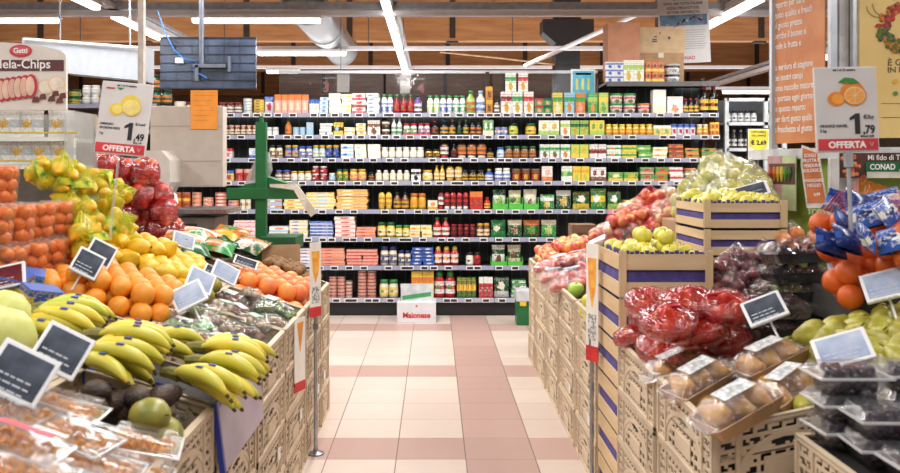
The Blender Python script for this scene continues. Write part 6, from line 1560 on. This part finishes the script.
# aisle numbers hanging beyond the wall
for px, ch, a, b, lab in ((326, '3', (337, 78), (349, 92), 'pink figure three with white panel hanging beyond the wall'), (421, '4', (400, 78), (410, 93), 'pink figure four with white panel hanging beyond the wall')):
    Yn = 12; A, B = P(*a, Yn), P(*b, Yn); r = empty('number_sign', lab, 'number sign', (A.x, Yn, B.z))
    bm = bmesh.new(); bx(bm, 0, B.x-A.x, 0, .03, 0, A.z-B.z+.05, 0, .004); link('white_panel', mesh_of('white_panel', bm, WHITE), r)
    text(ch, .2, mat((226, 130, 130), .5), r, (P(px, 0, Yn).x-A.x, 0, .0), bold=.004, ext=.004)
    bm = bmesh.new(); bx(bm, min(0, P(px, 0, Yn).x-A.x)-.05, max(B.x-A.x, P(px, 0, Yn).x-A.x)+.05, .01, .03, .19, .2); tube(bm, [(.05, .02, .2), (.05, .02, 4.95-B.z)], .006, 6); link('hanging_bar', mesh_of('hanging_bar', bm, STEEL), r)

# ------------------------------------------------ poster stand on the right
ALU = mat((196, 200, 206), .35, .5, var=.05); OLIVE = mat((88, 98, 40), .5)
r = empty('poster_stand', 'tall aluminium poster stand behind the oranges, with white ledge', 'poster stand', (0, 0, 0))
pa, pb = P(776, 0, 4.95), P(829, 0, 4.6)
def post(px, Y, wpx, m=ALU, nm='post', z1=3.4, z0=0):
    p = P(px, 0, Y); w = wpx*Y/F; bm = bmesh.new(); bx(bm, p.x-w/2, p.x+w/2, Y-w/2 if w < .05 else Y-.02, Y+.02, z0, z1, 0, .003); return link(nm, mesh_of(nm, bm, m), r)
post(773.5, 4.93, 6); post(832.5, 4.55, 7); post(842, 4.55, 9, mat((206, 206, 206), .4)); post(850, 4.55, 3.2, OLIVE, 'olive_edge'); post(854.5, 4.5, 6)
bm = bmesh.new(); zl, zh = P(0, 158, 4.4).z, P(0, 147, 4.4).z
v = [P(771, 0, 4.9), P(836, 0, 4.5), P(930, 0, 4.4)]
for a, b, d in ((v[0], v[1], .35), (v[1], v[2], .35)):
    q = [bm.verts.new((x, y, z)) for z in (zl, zh) for x, y in ((a.x, a.y-.03), (b.x, b.y-.03), (b.x, b.y+d), (a.x, a.y+d))]
    for f_ in ((3, 2, 1, 0), (4, 5, 6, 7), (0, 1, 5, 4), (1, 2, 6, 5), (2, 3, 7, 6), (3, 0, 4, 7)): bm.faces.new([q[i] for i in f_])
link('ledge', mesh_of('ledge', bm, mat((214, 216, 218), .45)), r)
def panel(px0, Ya, px1, Yb_, pt, pbm, m, nm, parent=None, th=.01, off=0):
    a, b = P(px0, 0, Ya), P(px1, 0, Yb_); d = (b-a); d.z = 0; n = Vector((d.y, -d.x, 0)).normalized()
    zt_, zb_ = P(0, pt, (Ya+Yb_)/2).z, P(0, pbm, (Ya+Yb_)/2).z
    o = (a.x+n.x*off, a.y+n.y*off)
    bm = bmesh.new(); bx(bm, 0, Vector((d.x, d.y)).length, 0, th, 0, zt_-zb_); o_ = link(nm, mesh_of(nm, bm, m), parent, (o[0], o[1], zb_), (0, 0, math.atan2(d.y, d.x))); return o_, Vector((d.x, d.y)).length, zt_-zb_
GRP = mat((150, 176, 66), .5, var=.06)
panel(776, 4.95, 836, 4.55, 156, 330, GRP, 'green_panel', r, off=-.01); panel(836, 4.55, 930, 4.45, 150, 330, GRP, 'green_panel', r, off=-.01)
post(833.5, 4.42, 8, mat((206, 206, 204), .45), 'front_post', P(0, 158, 4.4).z)
# orange poster with running text
o, w, h = panel(776, 4.95, 829, 4.6, -60, 143, mat((222, 150, 100), .5, c2=(206, 128, 76), scale=5), 'orange_poster', None, .008, .03)
tag(o, 'tall orange poster with slanting white text on the stand', 'poster')
rnd = random.Random(9); words_ = 'la frutta e la verdura di stagione dei nostri campi sono raccolte mature e portate ogni giorno in questo reparto per darti gusto qualita e freschezza al giusto prezzo perche il buono si vede'.split()
wi = 0; zz = h-.06
while zz > .05:
    ln = ''
    while len(ln) < 17: ln += words_[wi % len(words_)] + ' '; wi += 1
    if not (h*.42 < zz < h*.52) or True: text(ln.strip()[:22], .052, WTXT, o, (.02, -.001, zz), align='LEFT', bold=.0008, sx=.62)
    zz -= .058 if abs(zz-.52) > .04 else .12
# yellow poster
o, w, h = panel(858, 4.5, 935, 4.42, -60, 138, mat((224, 196, 128), .5, c2=(214, 184, 114), scale=2.5), 'yellow_poster', None, .008, .03)
tag(o, 'large yellow ochre poster with a fruit wreath beside the offer sign', 'poster')
hz = lambda py: P(0, py, 4.46).z - P(0, 138, 4.46).z
px_ = lambda px: (px-858)/77*w
bm = bmesh.new(); rnd = random.Random(4)
WM = [mat(q, .6) for q in ((176, 60, 44), (190, 120, 40), (96, 110, 44), (120, 50, 50), (70, 90, 50))]
bm = bmesh.new(); cx, cz = px_(903), hz(29)
for k in range(300):
    a = rnd.uniform(0, 2*math.pi); q = .098+rnd.uniform(-.03, .03); x, z = cx+q*math.cos(a), cz+q*1.0*math.sin(a)
    mi = (0, 0, 3, 1)[k % 4] if z > cz else (2, 2, 4, 1)[k % 4]
    bmesh.ops.create_icosphere(bm, subdivisions=1, radius=rnd.uniform(.009, .015), matrix=Matrix.Translation((x, -.003, z)) @ Matrix.Diagonal((1, .3, 1, 1)))
    for f_ in bm.faces[-20:]: f_.material_index = mi
link('fruit_wreath', mesh_of('fruit_wreath', bm, WM), o)
DK2 = mat((110, 92, 60), .6)
text('È GENUINO', .045, DK2, o, (px_(886), -.001, hz(66)), align='LEFT', bold=.0008); text('IN FRUTTA', .04, DK2, o, (px_(886), -.001, hz(73)), align='LEFT', bold=.0008)
bm = bmesh.new()
for cx, cz, rx in ((878, 6, .06), (886, 4, .07)):
    pts = [(px_(cx)+rx*math.cos(t), -.003, hz(cz)+rx*math.sin(t)) for t in [i*.35 for i in range(9, 19)]]; tube(bm, pts, .0015, 4)
link('drawn_curve', mesh_of('drawn_curve', bm, DK2), o)
for px, py, cc in ((894, 82, (214, 170, 40)), (894, 94, (90, 150, 80))):
    bm = bmesh.new(); prism(bm, ell(px_(px), hz(py), .012, .012, 14), -.003, 0); link('round_mark', mesh_of('round_mark', bm, mat(cc, .6)), o)
bm = bmesh.new(); bx(bm, px_(880), px_(930), -.002, 0, hz(104), hz(103.6)); bx(bm, px_(880), px_(930), -.002, 0, hz(118), hz(117.5)); link('printed_line', mesh_of('printed_line', bm, DK2), o)
# vegetable poster
o, w, h = panel(775, 4.92, 803, 4.72, 156, 210, mat((196, 206, 160), .5), 'vegetable_poster', None, .006, .05)
tag(o, 'small vegetable picture poster in pink and pale green under the ledge', 'poster')
bm = bmesh.new(); bx(bm, 0, w*.5, -.002, 0, 0, h); link('pink_half', mesh_of('pink_half', bm, mat((206, 160, 168), .5)), o)
bm = bmesh.new(); bx(bm, w*.06, w*.98, -.004, -.002, h*.48, h*.86); pf = link('vegetable_photo', mesh_of('vegetable_photo', bm, mat((96, 64, 52), .5)), o)
for i, cc in enumerate(((206, 70, 40), (232, 130, 40), (236, 190, 60), (226, 206, 70), (90, 140, 50), (60, 110, 50))):
    bm = bmesh.new(); x = w*(.14+.135*i); tube(bm, [(x, -.005, h*.80), (x+.005, -.006, h*.68), (x-.004, -.005, h*.53)], [.010, .013, .004], 6); link('pictured_vegetable', mesh_of('pictured_vegetable', bm, mat(cc, .5)), pf)
# hanging orange strip leaflet
Yo = 4.42; q = [(802, 145), (819, 151), (828, 205), (827, 208), (807, 208), (801, 165)]
def sheet(q, Y, m, name, th=.004):
    bm = bmesh.new(); g = [P(a, b, Y) for a, b in q]; prism(bm, [(v.x, v.z) for v in g], Y, Y+th); return mesh_of(name, bm, m)
o = tag(link('price_leaflet', sheet(q, Yo, mat((232, 226, 220), .5), 'leaflet')), 'curling white edged orange leaflet hanging from the ledge', 'leaflet')
link('orange_print', sheet([(803, 148), (817, 153), (826, 203), (808, 203), (803, 165)], Yo-.003, mat((222, 128, 70), .5), 'orange_print', .002), o)
for i, (t_, x, z) in enumerate((('SCEGLI', 810, 157), ('FRUTTA E', 811, 162), ('VERDURA', 812, 167), ('BIOLOGICA', 812, 172), ('MANGIARE', 814, 182), ('MEGLIO', 814, 187), ('0,99', 817, 196))):
    p_ = P(x, z, Yo-.006); text(t_, .024, WTXT, o, p_, rot=(math.pi/2, R(-3), 0), bold=.0005, sx=.8)
# brown banner
o, w, h = panel(838, 4.5, 935, 4.4, 153, 178, mat((86, 48, 42), .5, c2=(60, 34, 30), scale=14), 'shop_banner', None, .006, .04)
tag(o, 'dark brown shop banner with cherries and green badge under the ledge', 'banner')
bm = bmesh.new(); bx(bm, w*.28, w*.62, -.002, 0, h*.0, h*.36); link('cream_foot', mesh_of('cream_foot', bm, mat((226, 220, 206), .5)), o)
bm = bmesh.new(); bx(bm, w*.27, w*.61, -.004, -.002, h*.26, h*.64); bdg = link('green_badge', mesh_of('green_badge', bm, mat((20, 110, 70), .4)), o)
text('CONAD', .040, WTXT, bdg, (w*.44, -.0045, h*.34), bold=.001, sx=.8); text('Mi fido di Te', .038, WTXT, o, (w*.47, -.002, h*.72), bold=.0003, sx=.85)
bm = bmesh.new(); rnd = random.Random(3)
for k in range(22): bmesh.ops.create_icosphere(bm, subdivisions=2, radius=.010, matrix=Matrix.Translation((rnd.uniform(.01, w*.2), -.001, rnd.uniform(.01, h-.01))) @ Matrix.Diagonal((1, .3, 1, 1)))
link('pictured_cherry', mesh_of('pictured_cherry', bm, mat((170, 50, 44), .5, c2=(226, 150, 90), scale=30)), o)
p_ = P(808, 214, 4.55); o = tag(text('freschi', .06, mat((226, 232, 190), .5), None, p_, rot=(math.pi/2, 0, R(-35)), align='LEFT', bold=.001, name='wall_lettering'), 'pale lettering on the green panel below the orange leaflet', 'lettering')

# ------------------------------------------------ white framed bottle rack and yellow price sign beyond
Yr = 9.3
r = empty('bottle_rack', 'white framed bottle rack standing beyond the right end of the goods wall', 'rack', (0, Yr, 0))
x0, x1 = P(727, 0, Yr).x, P(785, 0, Yr).x
WF = mat((220, 226, 232), .4)
bm = bmesh.new()
for x in (x0, x0+.42, x1): bx(bm, x-.02, x+.02, 0, .04, 0, P(0, 98, Yr).z)
for py in (98, 122, 148, 175, 205, 240): z = P(0, py, Yr).z; bx(bm, x0, x1, 0, .04, z-.035, z)
link('frame', mesh_of('frame', bm, WF), r)
bm = bmesh.new(); bx(bm, x0, x1, .36, .38, 0, P(0, 98, Yr).z); link('back_panel', mesh_of('back_panel', bm, mat((60, 62, 66), .5)), r)
for py in (122, 148, 175): z = P(0, py, Yr).z; bm = bmesh.new(); bx(bm, x0, x1, .04, .36, z-.02, z-.001); link('shelf', mesh_of('shelf', bm, mat((150, 156, 162), .4)), r)
bw = .07; n = int((x1-x0)/bw)
BOT = goods('bot', .06, .20, 'kws', 0); BOT2 = goods('jar', .066, .13, 'swk', 0)
for ri, py in enumerate((122, 148, 175)):
    z = P(0, py, Yr).z
    for i in range(n):
        parts = BOT if ri else BOT2
        if abs(x0+.045+i*bw - x0-.42) < .03: continue
        o = tag(link('glass_bottle' if ri else 'glass_jar', parts[0][1], None, (x0+.045+i*bw, Yr+.11, z)), '%s on the white rack, %s tier, %s from the goods wall' % ('dark bottle' if ri else 'clear glass jar', ('top', 'middle', 'lower')[ri], ORD[i]), 'bottle' if ri else 'jar', 'glass on the white rack')
        for nm, me in parts[1:]: link(nm, me, o)
Yy = 7.4; A, B = P(747, 128, Yy), P(770, 160, Yy)
r = empty('price_poster', 'yellow and white price sheet in black frame reading 2,69', 'price sign', ((A.x+B.x)/2, Yy, B.z)); w, h = B.x-A.x, A.z-B.z
bm = bmesh.new(); bx(bm, -w/2, w/2, 0, .01, 0, h); link('frame', mesh_of('frame', bm, BLACK), r)
bm = bmesh.new(); bx(bm, -w/2+.008, w/2-.008, -.002, 0, .008, h-.008); link('sheet', mesh_of('sheet', bm, mat((236, 236, 224), .5)), r)
bm = bmesh.new(); prism(bm, [(-w*.42, h*.94), (w*.42, h*.94), (w*.42, h*.5), (w*.1, h*.2), (-w*.1, h*.3), (-w*.42, h*.45)], -.003, -.0015); link('yellow_print', mesh_of('yellow_print', bm, mat((240, 226, 70), .5)), r)
text('DISPONIBILE', .022, DARKTXT, r, (0, -.0035, h*.85), bold=.0004); text('DEL CASALE', .022, DARKTXT, r, (0, -.0035, h*.74), bold=.0004); text('€ 2,69', .05, DARKTXT, r, (0, -.0035, h*.48), bold=.002)
bm = bmesh.new(); tube(bm, [(0, .012, 0), (0, .012, -B.z+.01)], .008, 8); link('stand_pole', mesh_of('stand_pole', bm, STEEL), r)

dup = {k: v for k, v in LABELS.items() if len(v) > 1}
print('DUPLABELS', len(dup)); [print('   ', k, v[:4]) for k, v in list(dup.items())[:20]]
lg_ = [k for k in LABELS if not 4 <= len(k.split()) <= 16]
print('LABEL LENGTH', len(lg_)); [print('   ', k) for k in lg_[:20]]
print('TOP', len(LABELS), 'OBJ', len(bpy.data.objects), 'MESH', len(bpy.data.meshes), 'MAT', len(bpy.data.materials))
